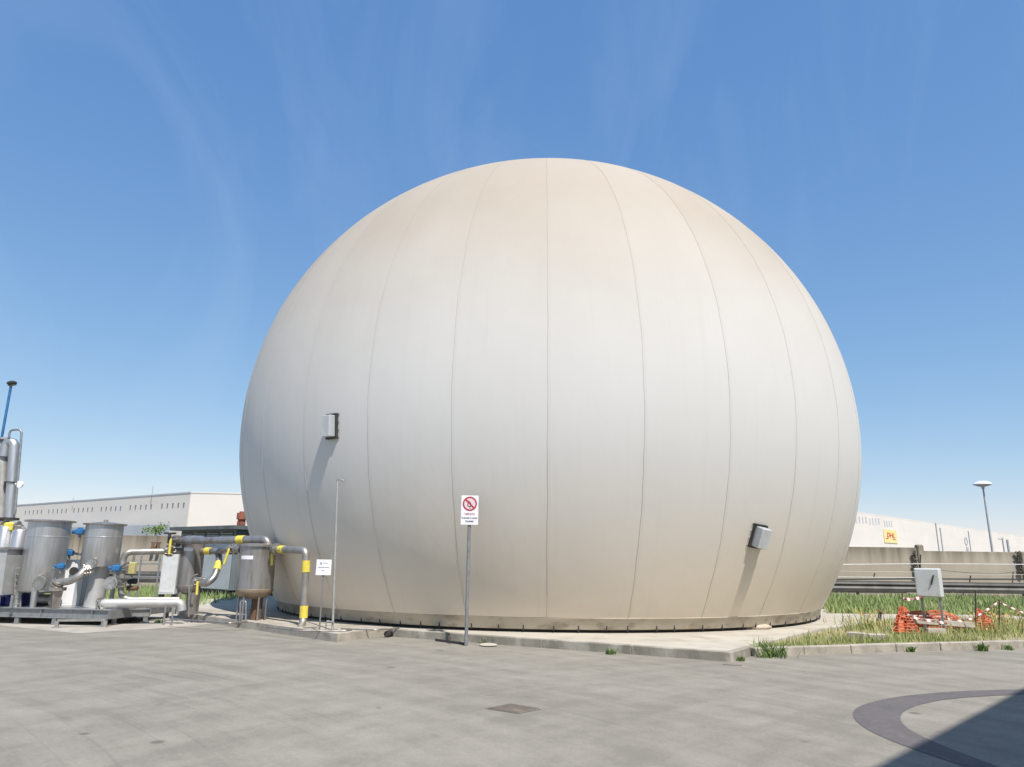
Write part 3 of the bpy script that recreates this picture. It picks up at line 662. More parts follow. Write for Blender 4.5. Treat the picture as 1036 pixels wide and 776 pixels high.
# drain cover in the yard
dq = [G(490, 717), G(515, 712), G(549, 717.5), G(524, 722.3)]; cen = sum(dq, V((0, 0, 0))) / 4
q = thing('drain_cover', 'square rusty iron drain cover set in the asphalt', 'drain cover', cen)
MB().add([(p.x, p.y, .005) for p in dq], [(0, 3, 2, 1)]).build('frame', 'curb_dark', q)
ins = [cen.lerp(p, .93) for p in dq]; plate = MB(); plate.add([(p.x, p.y, .008) for p in ins], [(0, 3, 2, 1)])
for k in range(1, 14):
    t = k / 14; p = ins[0].lerp(ins[3], t); e = ins[1].lerp(ins[2], t); d = (e - p)
    plate.box((p + e) / 2 + V((0, 0, .0095)), (d.length * .95, .012, .006), math.atan2(d.y, d.x))
plate.build('plate', 'drain', q)
for px, py, s_, lb in ((741, 673, .10, 'small iron cover in the asphalt near the slab corner'),):
    c = G(px, py); q = MB().box(c + V((0, 0, .003)), (s_ * 3, s_, .01), R(-20)).build('drain_cover', 'drain', origin=c); tag(q, lb, 'drain cover')
# sandbag at the dome foot
c = G(768, 636.5, .15); mb = MB()
def blob(mb, c, rx, ry, rz, yaw, seed, nu=20, nv=12):
    rr = random.Random(seed); ph = [rr.uniform(0, 6) for _ in range(4)]; vs_ = []
    for i in range(nv + 1):
        t = math.pi * i / nv
        for k in range(nu):
            a = 2 * math.pi * k / nu; w_ = 1 + .08 * math.sin(3 * a + ph[0]) * math.sin(t) + .06 * math.sin(5 * a + 2 * t + ph[1])
            x = rx * math.sin(t) * math.cos(a) * w_; y = ry * math.sin(t) * math.sin(a) * w_; z = max(-rz * .6, rz * math.cos(t) * w_)
            vs_.append(V(c) + V((x * math.cos(yaw) - y * math.sin(yaw), x * math.sin(yaw) + y * math.cos(yaw), z + rz * .6)))
    mb.add(vs_, [(i * nu + k, (i + 1) * nu + k, (i + 1) * nu + (k + 1) % nu, i * nu + (k + 1) % nu) for i in range(nv) for k in range(nu)], True)
blob(mb, c, .30, .14, .075, R(12), 3); blob(mb, c + V((-.26, -.03, 0)), .14, .10, .05, R(40), 5)
q = mb.build('sandbag', 'tarp', origin=c); tag(q, 'beige sandbag slumped against the dome foot', 'sandbag')

# ------------------------------------------------------------------ process plant on the left
def cylP(px, Y, ytop, ybot, w_px):            # vertical cylinder read off the picture at depth Y
    ym = (ytop + ybot) / 2; c = P(px, ym, Y); r = (P(px + w_px / 2, ym, Y) - P(px - w_px / 2, ym, Y)).length / 2
    return c.x, P(px, ytop, Y).z, P(px, ybot, Y).z, r
# skid frame
YS = 17.1
def skid(a, b, depth, zt, zb, name, label, feet, grp=None):
    a = V(a); b = V(b); d = b - a; d.z = 0; ln = d.length; u = d.normalized(); n = V((-u.y, u.x, 0)); yw = math.atan2(u.y, u.x)
    t = thing(name, label, 'skid', (a.x, a.y, 0), grp)
    cz = (zt + zb) / 2; h = zt - zb
    for k, off in enumerate((0, depth)):
        m = MB(); c = a + u * ln / 2 + n * off; c.z = cz
        m.box(c, (ln, .012, h - .03), yw); m.box(c + V((0, 0, h / 2 - .008)), (ln, .11, .016), yw); m.box(c - V((0, 0, h / 2 - .008)), (ln, .11, .016), yw)
        for i in range(int(ln / 1.3) + 2):
            cc_ = a + u * min(ln, i * 1.3) + n * off; cc_.z = cz; m.box(cc_, (.014, .10, h - .033), yw)
        m.build('beam', 'galv', t)
    for s3 in (0, 1):
        c = a + u * (ln * s3) + n * depth / 2; c.z = cz; MB().box(c, (.05, depth, h - .01), yw).build('end_beam', 'galv', t)
    c = a + u * ln / 2 + n * depth / 2; c.z = zt - .005; MB().box(c, (ln - .1, depth - .13, .018), yw).build('deck', 'steel', t)
    for fx in feet:
        for off in (0, depth):
            c = a + u * fx + n * off; m = MB(); m.box((c.x, c.y, zb / 2 + .01), (.10, .08, zb - .022), yw); m.box((c.x, c.y, .012), (.18, .16, .018), yw); m.build('foot', 'galv', t)
    return u, n
sA = G(-60, 629); sB = G(109, 633.6)
skid(sA, sB, 2.4, .36, .15, 'equipment_skid', 'long galvanised skid platform carrying the two stainless tanks', [.6, 2.0, (sB - sA).length - 1.35, (sB - sA).length - .1])
sC = G(110, 631.5); sD = G(150, 630)
skid(sC, sD, 1.4, .33, .15, 'equipment_skid', 'short dark skid section under the polished low pipe', [.1, (sD - sC).length - .08])
# light front bracket (C channel) under the middle of the skid front
a = G(57, 635); b_ = G(106, 634.5); yw = math.atan2((b_ - a).y, (b_ - a).x)
q = thing('support_frame', 'pale steel foot frame in front of the skid below the second tank', 'frame', a)
MB().box((a + b_) / 2 + V((0, 0, .155)), ((b_ - a).length, .07, .05), yw).build('rail', 'pipe_steel', q)
for e in (a, b_):
    MB().box(e + V((0, 0, .075)), (.07, .06, .125), yw).box(e + V((0, 0, .008)), (.16, .12, .016), yw).build('leg', 'pipe_steel', q)

def flange_on(mb, c, axis, r, t=.03): axis = V(axis).normalized(); mb.tube([V(c) - axis * t / 2, V(c) + axis * t / 2], r, 20)

# tank one
Y1 = 17.9
x, zt, zb, r = cylP(45.5, Y1, 528, 598, 38.5)
t1 = thing('steel_tank', 'open top stainless tank on legs, wider of the two on the skid, with round hatch', 'tank', (x, Y1, .36), 'stainless tanks on the skid')
MB().lathe((x, Y1, 0), [(0, zb - .06), (r * .6, zb - .04), (r * .97, zb), (r, zb + .03), (r, zt - .38), (r + .006, zt - .375), (r + .006, zt - .355), (r, zt - .35), (r, zt)], 56).build('shell', 'steel', t1)
MB().lathe((x, Y1, 0), [(r - .01, zt), (r + .085, zt - .005), (r + .085, zt + .03), (r - .01, zt + .04), (0, zt + .06)], 56).build('rim', 'steel_dull', t1)
for sx, sy in ((-.72, -.5), (.35, -.85), (.8, .4), (-.4, .8)):
    c = V((x + sx * r, Y1 + sy * r, 0)); MB().tube([c + V((0, 0, zb + .05)), c + V((0, 0, .36))], [.085, .06], 10).build('leg', 'steel', t1)
hc = P(40, 590, Y1 - r * .97); hm = MB(); flange_on(hm, hc, (-.15, -1, 0), .17, .05); hatch = hm.build('hatch', 'pipe_steel', t1)
for k in range(12):
    a = k * math.pi / 6; p = hc + V((.14 * math.cos(a), -.035, .14 * math.sin(a))); MB().tube([p, p + V((0, -.02, 0))], .012, 6).build('bolt', 'galv', hatch)
# tank two with pedestal
Y2 = 17.9
x2, zt2, zb2, r2 = cylP(103.5, Y2, 531, 573, 34.5)
t2 = thing('steel_tank', 'stainless drum on a slimmer pedestal column with a domed lid on the skid', 'tank', (x2, Y2, .36), 'stainless tanks on the skid')
MB().lathe((x2, Y2, 0), [(0, zb2), (r2 * .97, zb2), (r2, zb2 + .02), (r2, zt2 - .32), (r2 + .006, zt2 - .315), (r2 + .006, zt2 - .295), (r2, zt2 - .29), (r2, zt2)], 56).build('shell', 'steel', t2)
lid2 = MB().lathe((x2, Y2, 0), [(r2 - .01, zt2), (r2 + .065, zt2 - .005), (r2 + .065, zt2 + .025), (r2 - .03, zt2 + .03), (r2 * .5, zt2 + .06), (.04, zt2 + .075), (0, zt2 + .075)], 56).build('rim', 'steel_dull', t2)
MB().lathe((x2, Y2, 0), [(.05, zt2 + .07), (.05, zt2 + .12), (0, zt2 + .125)], 12).build('knob', 'pipe_steel', lid2)
xp = P(97.5, 600, Y2).x
MB().tube([(xp + .02, Y2, zb2 + .02), (xp, Y2, .8), (xp - .03, Y2, .37)], [.20, .21, .22], 30).build('pedestal', 'galv_light', t2)
MB().tube([(xp + .36, Y2 + .05, .37), (xp + .36, Y2 + .05, 1.2)], .05, 10).build('side_pipe', 'galv', t2)

PIPEG = 'steel process pipes on the left'
def pipe(pts, r, Y, label, name='process_pipe', bands=(), mt='pipe_steel', rad=.16, flanges=(), grp=PIPEG, supports=()):
    path = [P(p[0], p[1], p[2] if len(p) > 2 else Y) for p in pts]
    fp = fillet(path, rad); base = V((path[0].x, path[0].y, min(p.z for p in path)))
    t = thing(name, label, 'pipe', base, grp); MB().tube(fp, r, 20).build('run', mt, t)
    def along(px, py, yy):
        c = P(px, py, yy); best = min(range(len(fp) - 1), key=lambda i: (c - fp[i].lerp(fp[i + 1], max(0, min(1, (c - fp[i]).dot(fp[i + 1] - fp[i]) / max(1e-9, (fp[i + 1] - fp[i]).length_squared))))).length)
        s_ = fp[best + 1] - fp[best]; tt = max(0, min(1, (c - fp[best]).dot(s_) / s_.length_squared)); return fp[best] + s_ * tt, s_.normalized()
    for b in bands:
        c, ax = along(b[0], b[1], b[3] if len(b) > 3 else Y); MB().tube([c - ax * b[2] / 2, c + ax * b[2] / 2], r + .012, 20).build('yellow_band', 'yellow', t)
    for f in flanges:
        c, ax = along(f[0], f[1], f[2] if len(f) > 2 else Y); m = MB(); flange_on(m, c - ax * .03, ax, r + .06, .035); flange_on(m, c + ax * .03, ax, r + .06, .035)
        for k in range(8):
            a = k * math.pi / 4; o1 = ax.orthogonal().normalized(); o2 = ax.cross(o1); p = c + (o1 * math.cos(a) + o2 * math.sin(a)) * (r + .035); m.tube([p - ax * .065, p + ax * .065], .011, 6)
        m.build('flange', 'flange', t)
    for s_ in supports:
        c = P(s_[0], s_[1], Y); c0 = V((c.x, Y, s_[2])); MB().tube([c, c0], .022, 8).build('support', 'galv', t)
    return t
# S pipe from tank one valve to tank two
pipe([(56, 596, 17.35), (58, 589, 17.35), (70, 588.5, 17.3), (80, 583, 17.3), (86, 576, 17.4), (95, 576.5, 17.5)], .085, 17.3, 'short S shaped pipe linking the two skid tanks', flanges=((57.5, 591), (89, 576)))
# funnel below
q = P(57, 603, 17.4); z0 = .37
t = thing('discharge_chute', 'tapered steel chute standing under the S shaped pipe', 'chute', (q.x, 17.4, z0))
MB().tube([(q.x, 17.4, P(57, 596, 17.4).z), (q.x, 17.4, z0)], [.155, .10], 4).build('body', 'steel_dull', t)
MB().tube([(q.x, 17.4, P(57, 597, 17.4).z - .01), (q.x, 17.4, P(57, 595, 17.4).z + .02)], .19, 16).build('collar', 'flange', t)
# blue actuators
def actuator(px, py, Y, s, label, tail=None):
    c = P(px, py, Y); t = thing('valve_actuator', label, 'actuator', c - V((0, 0, .1)), 'blue valve actuators')
    MB().bbox(c, (s, s * .8, s * .75), bev=.02).build('body', 'blue', t)
    MB().lathe(c + V((0, 0, s * .375)), [(s * .32, 0), (s * .30, s * .16), (0, s * .2)], 18).build('cap', 'blue', t)
    MB().tube([c + V((-s * .5, 0, 0)), c + V((-s * 1.0, 0, 0))], s * .22, 12).build('motor', 'blue', t)
    MB().tube([c, c - V((0, 0, s * .9))], .03, 10).build('stem', 'galv', t)
    if tail: MB().tube([c + V((0, .05, 0)), P(tail[0], tail[1], Y)], .03, 8).build('shaft', 'steel_dull', t)
actuator(81, 538, 18.0, .19, 'blue actuator between the upper rims of the two tanks', (68, 540))
actuator(70.5, 559.5, 18.2, .18, 'blue actuator above the white control cabinet', (84, 561))
actuator(62, 573, 17.3, .16, 'blue actuator over the S shaped pipe on tank one', (54, 575))
actuator(118, 575, 17.6, .19, 'tilted blue actuator at the right side of the pedestal tank', (130, 569))
# white control cabinet and grey ones behind
c = P(69, 616, 18.5); zt_ = P(68, 566, 18.5).z; wd = (P(76, 590, 18.5) - P(62.5, 590, 18.5)).length
t = thing('control_cabinet', 'narrow white control cabinet standing between the two tanks', 'cabinet', (c.x, 18.5, .36))
cz = (zt_ + .36) / 2; MB().bbox((c.x, 18.5, cz), (wd, .35, zt_ - .36), bev=.01).build('body', 'white', t); MB().box((c.x + wd * .2, 18.32, .92), (.09, .015, .035)).build('handle', 'dark', t)
MB().box((c.x, 18.322, cz), (wd - .05, .006, zt_ - .46)).build('door', 'white', t)
MB().tube([(c.x + .12, 18.25, zt_ - .28), (c.x + .12, 18.31, zt_ - .28)], .10, 16).build('gauge', 'dark', t)
c = P(81.5, 600, 18.8); t = thing('control_cabinet', 'grey switch cabinet half hidden behind the tank pedestal', 'cabinet', (c.x, 18.8, .36))
zt_ = P(83, 573, 18.8).z; MB().bbox((c.x, 18.8, (zt_ + .36) / 2), (.26, .3, zt_ - .36), bev=.01).build('body', 'cabinet', t); MB().box((c.x, 18.642, (zt_ + .36) / 2), (.22, .01, zt_ - .46)).build('door', 'cabinet', t)
# small pump clutter beneath tank one
c = P(47, 608, 18.0)
t = thing('pump', 'small dark pump tucked between the legs of the wider tank', 'pump', (c.x, 18.0, .36))
MB().tube([(c.x - .2, 18, .52), (c.x + .14, 18, .52)], .12, 16).build('motor', 'steel_dull', t); MB().tube([(c.x + .14, 18, .52), (c.x + .24, 18, .52)], .17, 18).build('housing', 'galv', t)
MB().box((c.x, 18, .385), (.5, .24, .03)).build('base', 'dark', t); MB().tube(fillet([(c.x + .19, 18, .6), (c.x + .19, 18, .8), (c.x - .1, 18, .8), (c.x - .1, 18, 1.0)], .06), .045, 10).build('outlet', 'flange', t)

# filters with legs and pedestals
Yf1 = 18.9; Yf2 = 17.5
def filt(px, Y, yt, yb, w_px, ped_w, ped_px, name_label, ped_mat, plate):
    x, zt, zb, r = cylP(px, Y, yt, yb, w_px); t = thing('gas_filter', name_label, 'filter vessel', (x, Y, .158), 'stainless gas filters on the slab')
    MB().lathe((x, Y, 0), [(r, zb + .02), (r, zt)], 48).build('shell', 'steel_dull', t)
    MB().lathe((x, Y, 0), [(0, zb - .16), (r * .45, zb - .15), (r * .8, zb - .09), (r * .97, zb - .02), (r + .006, zb + .02), (r + .006, zb + .07), (r, zb + .075)], 48).build('dished_bottom', 'tan_steel' if ped_mat == 'rust' else 'steel_dull', t)
    MB().lathe((x, Y, 0), [(r - .01, zt), (r + .045, zt - .002), (r + .045, zt + .045), (r - .02, zt + .05), (r * .6, zt + .075), (0, zt + .085)], 48).build('lid', 'steel_dull', t)
    xp = P(ped_px, yb + 12, Y).x; pr = (P(ped_px + ped_w / 2, yb + 12, Y) - P(ped_px - ped_w / 2, yb + 12, Y)).length / 2
    MB().tube([(xp, Y, zb - .1), (xp, Y, .159)], pr, 26).build('pedestal', ped_mat, t)
    for a in (200, 250, 310, 350, 90):
        c = V((x + r * .8 * math.cos(R(a)), Y + r * .8 * math.sin(R(a)), 0)); MB().tube([c + V((0, 0, zb)), c + V((0, 0, .159))], .022, 8).build('leg', 'steel_dull', t)
    (p0, p1) = plate; a = P(*p0, Y - r); b = P(*p1, Y - r)
    m = MB(); n = 6; 
    for i in range(n + 1):
        xx = a.x + (b.x - a.x) * i / n; dx = xx - x; yy = Y - math.sqrt(max(.001, (r + .006) ** 2 - min(dx * dx, r * r * .98)))
        m.v += [(xx, yy, a.z), (xx, yy, b.z)]
    for i in range(n): m.f.append((2 * i, 2 * i + 2, 2 * i + 3, 2 * i + 1)); m.sm.append(True)
    m.build('name_plate', 'signwhite', t)
    return x, r, zt, zb, t
fx1, fr1, fzt1, fzb1, ft1 = filt(193.5, Yf1, 545, 595, 22.5, 13, 195, 'slim stainless gas filter with a dark lower stand beside the grey container', 'steel_dull', ((186, 554), (195, 557.5)))
fx2, fr2, fzt2, fzb2, ft2 = filt(259.5, Yf2, 553, 599, 35.5, 11, 260, 'wide stainless gas filter on a rusty central pedestal at the slab edge', 'rust', ((243, 562), (256, 566)))
t = thing('pipe_bollard', 'inverted U of thin steel tube at the foot of the wide filter', 'bollard', G(245, 629, .158))
MB().tube(fillet([P(242.5, 629, 17.2), P(243.5, 608, 17.2), P(249, 608, 17.2), P(248.5, 629, 17.2)], .06), .02, 10).build('hoop', 'galv', t)
MB().tube([P(238, 630.5, 17.2), P(254, 629.5, 17.2)], .03, 10).build('foot_pipe', 'galv', t)

def valve(px, py, Y, axis, r, label, lever):
    c = P(px, py, Y); axis = V(axis).normalized(); t = thing('valve', label, 'valve', c, 'valves with yellow levers')
    m = MB(); flange_on(m, c - axis * .07, axis, r * 1.6, .03); flange_on(m, c + axis * .07, axis, r * 1.6, .03); m.tube([c - axis * .07, c + axis * .07], r * 1.2, 16)
    for k in range(6):
        a = k * math.pi / 3; o1 = axis.orthogonal().normalized(); o2 = axis.cross(o1); p = c + (o1 * math.cos(a) + o2 * math.sin(a)) * r * 1.4; m.tube([p - axis * .11, p + axis * .11], .012, 6)
    m.build('body', 'flange', t)
    p0 = P(*lever[0], Y - .16); p1 = P(*lever[1], Y - .16); u = (p1 - p0); 
    MB().bbox((p0 + p1) / 2, (u.length, .04, .052), ax=[u.normalized(), V((0, -1, 0)), u.normalized().cross(V((0, -1, 0)))], bev=.008).build('lever', 'yellow', t)
    MB().tube([c, p0], .03, 10).build('stem', 'dark', t)
# top run over both filters
pipe([(176, 547.5, 18.7), (262, 545.5, 17.6), (270, 546, 17.5), (272, 554, 17.5)], .088, 18.0, 'upper horizontal pipe crossing over both gas filters with a yellow band', bands=((245, 545.7, .22, 17.85),), mt='steel_dull', rad=.2, flanges=((178, 547.4, 18.65),))
# run from the filters out to the ground
pipe([(275, 555.5, 17.3), (309, 556.8, 16.2), (309.8, 568, 16.2), (306.8, 630, 16.2), (302.5, 637.5, 15.9)], .078, 16.2, 'polished pipe with yellow bands dropping into the slab beside the small notice', bands=((285.5, 556, .2, 16.95), (310, 573, .25), (306.8, 619, .25)), rad=.28, flanges=((280, 555.7, 17.15),))
valve(275.5, 556, 17.4, (1, 0, 0), .075, 'valve with vertical yellow lever on the right of the wide filter', ((275.5, 554), (275, 572)))
# S run between the filters
pipe([(205, 557.5, 18.8), (221, 557.5, 18.5), (222, 568, 18.2), (217, 584, 17.9), (209, 591, 17.8), (199, 588, 18.2)], .08, 18.2, 'curved pipe with two yellow bands looping down between the filters', bands=((211.5, 557.5, .2, 18.7), (219.5, 573, .24, 18.1)), mt='steel_dull', rad=.22)
pipe([(222, 557.8, 18.3), (233, 556, 17.8), (243, 556, 17.6)], .08, 17.9, 'short straight pipe entering the left side of the wide filter', mt='steel_dull')
valve(236, 556, 17.75, (1, -.2, 0), .075, 'valve with slanted yellow lever on the left of the wide filter', ((232, 555), (226.5, 571)))
valve(201, 588.5, 18.1, (1, -.1, 0), .07, 'valve with hanging yellow lever low on the slim filter', ((200, 588), (199, 602)))
t = thing('breather_pipe', 'thin bent grey tube in front of the slim filter', 'pipe', G(191, 624, .158))
MB().tube(fillet([P(191, 624, 18.3), P(191.5, 590, 18.3), P(195, 583, 18.3), P(200, 581, 18.3)], .12), .022, 10).build('run', 'galv', t)
# left pipes between pedestal tank and filter one
pipe([(123, 585, 18.0), (124.5, 565, 18.0), (129, 558.5, 18.0), (183, 557.5, 18.8)], .078, 18.2, 'bright overhead pipe from the pedestal tank to the slim filter', rad=.3, flanges=((172, 557.7, 18.6), (123.5, 575, 18.0)))
valve(171.5, 557, 18.45, (1, 0, 0), .08, 'valve with tall yellow lever left of the slim filter', ((173, 545), (171, 561)))
t = thing('handwheel', 'black handwheel above the tall yellow valve lever', 'handwheel', P(172, 541, 18.4))
m = MB(); cw = P(172, 539.5, 18.4)
m.tube([cw + V((.13 * math.cos(k * math.pi / 8), .13 * math.sin(k * math.pi / 8), 0)) for k in range(17)], .022, 8, caps=False); m.tube([cw, cw - V((0, 0, .25))], .04, 10); m.tube([cw - V((.13, 0, 0)), cw + V((.13, 0, 0))], .018, 6); m.build('wheel', 'dark', t)
pipe([(123, 586, 18.1), (122, 603, 18.1), (130, 606.5, 18.1), (181, 606.5, 18.6)], .062, 18.3, 'thinner low pipe running behind the polished low pipe', rad=.2, flanges=((122.5, 592, 18.1),))
pipe([(107, 622, 17.5), (101, 612, 17.45), (106, 610.5, 17.45), (183, 610, 17.9), (184, 618, 17.9)], .105, 17.6, 'thick polished low pipe running from the skid to the slim filter', rad=.12, mt='galv_light', flanges=((103, 611, 17.45),), supports=((168, 611, .01), (176, 611, .01)))
# gauges and valve bodies around the pedestal
for px, py, rr, Yv, lb in ((112, 590, .15, 17.5, 'round flanged blank beside the tank pedestal'), (92.5, 571, .11, 17.4, 'flanged nozzle high on the tank pedestal')):
    c = P(px, py, Yv); t = thing('flanged_nozzle', lb, 'flange', c, 'flanged nozzles on the skid'); m = MB(); flange_on(m, c, (.3, -1, .1), rr, .05); m.tube([c, c + V((0, .35, 0))], rr * .6, 14); m.build('disc', 'flange', t)
    m = MB()
    for k in range(8): a = k * math.pi / 4; m.tube([c + V((rr * .8 * math.cos(a), -.045, rr * .8 * math.sin(a))), c + V((rr * .8 * math.cos(a), .03, rr * .8 * math.sin(a)))], .013, 6)
    m.build('bolts', 'galv', t)
# yellow fittings on the thin stand behind
c = P(134, 575, 18.6)
t = thing('gas_regulator', 'pale yellow gas regulator on a thin stand behind the overhead pipe', 'regulator', (c.x, 18.6, 0))
MB().tube([(c.x, 18.6, 0.0), (c.x, 18.6, P(134, 560, 18.6).z)], .03, 10).build('stand', 'galv', t)
MB().bbox(c, (.16, .14, .30), bev=.02).build('body', mat('pale_yellow', (.55, .50, .22), rough=.5), t)
MB().tube([P(134, 588, 18.6) - V((.1, 0, 0)), P(134, 588, 18.6) + V((.1, 0, 0))], .07, 14).build('valve', 'dark', t)
MB().tube([P(134, 595, 18.6) - V((.13, 0, 0)), P(134, 595, 18.6) + V((.13, 0, 0))], .06, 14).build('lower_valve', 'rust', t)

# yard railing behind the pipes
ra = P(140, 556, 21.5); t = thing('pipe_railing', 'thin tubular railing seen behind the overhead pipe', 'railing', (ra.x, 21.5, 0))
for px in (141, 160):
    c = P(px, 580, 21.5); MB().tube([(c.x, 21.5, 0), (c.x, 21.5, P(px, 562, 21.5).z)], .025, 8).build('post', 'galv', t)
for py in (570, 583): MB().tube([P(118, py, 21.5), P(162, py + .3, 21.5)], .02, 8).build('rail', 'galv', t)

# grey electrical cabinet
Yc = 23.0; a = P(167, 566, Yc); b_ = P(182, 566, Yc); zt_ = P(172, 560, Yc).z; zb_ = P(172, 601, Yc).z
t = thing('electrical_cabinet', 'tall light grey cabinet on short legs left of the slim filter', 'cabinet', ((a.x + b_.x) / 2, Yc, .03))
cx_ = (a.x + b_.x) / 2; MB().bbox((cx_, Yc, (zt_ + zb_) / 2), (b_.x - a.x, .4, zt_ - zb_), R(8), bev=.012).build('body', 'cabinet_light', t)
MB().bbox(V((cx_, Yc, (zt_ + zb_) / 2)) - V((-math.sin(R(8)), math.cos(R(8)), 0)) * .207, (b_.x - a.x - .08, .012, zt_ - zb_ - .1), R(8), bev=.003).build('door', 'cabinet_light', t)
for sx in (-1, 1): MB().box((cx_ + sx * .2, Yc, (zb_ + .03) / 2), (.05, .3, zb_ - .03)).build('leg', 'dark', t)

# plant container with flat roof
kc = G(222.5, 604.5, .15) + V((-.12, 1.1, 0)); cu = V((-.80, .60, 0)).normalized(); cv = V((.60, .80, 0)).normalized()
def cbox(o0, lu, lv, z0, z1, ou=0, ov=0):
    c = o0 + cu * (lu / 2 + ou) + cv * (lv / 2 + ov); c.z = (z0 + z1) / 2
    return MB().box(c, (lu, lv, z1 - z0), ax=[cu, cv, V((0, 0, 1))])
kt = P(222.5, 531.5, kc.y).z
t = thing('plant_container', 'grey plant container, shade painted into its right side, with an overhanging flat roof behind the filters', 'container', (kc.x, kc.y, .15))
ct_ = P(222.5, 549, kc.y).z
cbox(kc, 4.2, 2.4, .35, ct_).build('body', 'container', t)
cbox(kc, 4.1, 2.3, .15, .35, .05, .05).build('plinth', 'dark', t)
cbox(kc, 4.0, 2.2, ct_, kt - .14, .1, .1).build('upper_band', 'container', t)
cbox(kc, 4.7, 2.9, kt - .14, kt, -.25, -.25).build('roof', 'roofdark', t)
for k in range(4):
    m = cbox(kc, .75, .012, ct_ + .10, kt - .22, .25 + k * .98, .085); lv = m.build('louvre', 'dark', t)
    m = MB()
    for j in range(4):
        q = cbox(kc, .75, .03, ct_ + .13 + j * .075, ct_ + .15 + j * .075, .25 + k * .98, .055); m.add(q.v, q.f)
    m.build('slat', 'cabinet_light', lv)
for k in range(3): cbox(kc, 1.33, .012, .38, ct_ - .03, .05 + k * 1.36, -.014).build('door', 'cabinet_blue', t)
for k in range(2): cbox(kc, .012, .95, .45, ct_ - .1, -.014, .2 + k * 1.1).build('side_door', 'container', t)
ex = P(244, 532, kc.y + 1.6); ez0 = kt; ez1 = P(244, 517.5, kc.y + 1.6).z
MB().box((ex.x, ex.y, ez0 + .03), (.45, .45, .06)).build('stack_base', 'dark', t)
fl_ = MB(); fl_.tube([(ex.x, ex.y, ez0), (ex.x, ex.y, (ez0 + ez1) / 2)], .15, 16); fl_.tube([(ex.x, ex.y, (ez0 + ez1) / 2), (ex.x, ex.y, ez1 - .06)], .21, 16); fl_.tube([(ex.x, ex.y, ez1 - .06), (ex.x, ex.y, ez1)], .12, 12)
fl_.box((ex.x - .06, ex.y - .2, ez0 + .12), (.08, .08, .24)); fl_.box((ex.x + .18, ex.y - .14, ez0 + .1), (.06, .06, .2)); fl_.build('exhaust_stack', 'rustred', t)

# hopper, drums and tower at the far left
Yh = 17.7
a = P(-8, 556, Yh); b_ = P(20.5, 556, Yh); c = P(12, 601, Yh); d = P(-6, 601, Yh)
t = thing('steel_hopper', 'pale steel hopper box with sloping side at the left edge on the skid', 'hopper', (a.x, Yh, .36))
hy = .45; m = MB(); 
front = [V((d.x, Yh - hy, d.z)), V((c.x + .06, Yh - hy, c.z)), V((b_.x, Yh - hy, b_.z)), V((a.x, Yh - hy, a.z))]; back = [p + V((0, 2 * hy, 0)) for p in front]
m.add(front + back, [(0, 1, 2, 3), (7, 6, 5, 4), (0, 4, 5, 1), (1, 5, 6, 2), (2, 6, 7, 3), (3, 7, 4, 0)]); m.build('body', 'galv_light', t)
MB().box(((a.x + b_.x) / 2, Yh, a.z + .012), (b_.x - a.x + .08, 2 * hy + .08, .03)).build('rim', 'steel_dull', t)
for px, py in ((10, 616), (-4, 616)):
    q = P(px, py, Yh - hy); MB().box((q.x, Yh - hy + .03, (c.z + .36) / 2), (.06, .05, c.z - .36)).build('leg', 'galv', t)
for i, (px, lb) in enumerate(((19.5, 'dark blue drum between the hopper and the wider tank'), (2, 'dark blue drum under the steel hopper'))):
    q = P(px, 600, 18.2); zt_ = P(px, 578 if i == 0 else 603, 18.2).z; t = thing('blue_drum', lb, 'drum', (q.x, 18.2, .37), 'dark blue drums')
    m = MB(); h_ = zt_ - .37; prof = [(0, .37), (.25, .37), (.27, .39)]
    for k in range(1, 4): prof += [(.27, .37 + h_ * k / 4 - .03), (.285, .37 + h_ * k / 4), (.27, .37 + h_ * k / 4 + .03)]
    prof += [(.27, zt_ - .02), (.25, zt_), (0, zt_)]; m.lathe((q.x, 18.2, 0), prof, 28); m.build('shell', 'navy', t); MB().lathe((q.x + .1, 18.2, 0), [(.04, zt_), (.04, zt_ + .03), (0, zt_ + .03)], 10).build('bung', 'dark', t)
t = thing('ladder', 'small pale ladder rungs in front of the dark blue drum', 'ladder', P(17, 616, 17.6))
MB().tube([P(14, 615, 17.6), P(16, 572, 17.6)], .02, 6).tube([P(20.5, 615, 17.6), P(22, 572, 17.6)], .02, 6).build('rail', 'galv', t)
for k in range(7): MB().tube([P(14.3 + k * .3, 611 - k * 6, 17.6), P(20.7 + k * .25, 611 - k * 6, 17.6)], .013, 6).build('rung', 'galv', t)
x, zt_, zb_, r = cylP(30 - 12.5, 18.6, 533, 556, 13)
for px, yt, yb, w_, lb in ((4, 533, 556, 15, 'stainless vessel at the left edge above the hopper'), (19, 536, 556, 14, 'small stainless vessel between the hopper and the wider tank')):
    x, zt_, zb_, r = cylP(px, 18.6, yt, yb, w_); t = thing('steel_vessel', lb, 'vessel', (x, 18.6, .36), 'small stainless vessels')
    MB().lathe((x, 18.6, 0), [(r, .4), (r, zt_ - .05), (r * .85, zt_), (0, zt_ + .06)], 30).build('shell', 'steel', t); MB().lathe((x, 18.6, 0), [(r + .0, zb_ + .02), (r + .03, zb_ + .02), (r + .03, zb_ + .06), (r, zb_ + .06)], 30).build('collar', 'flange', t)
    MB().lathe((x, 18.6, 0), [(r, .36), (r * .7, .4), (r * .7, .36)], 20).build('foot', 'galv', t)
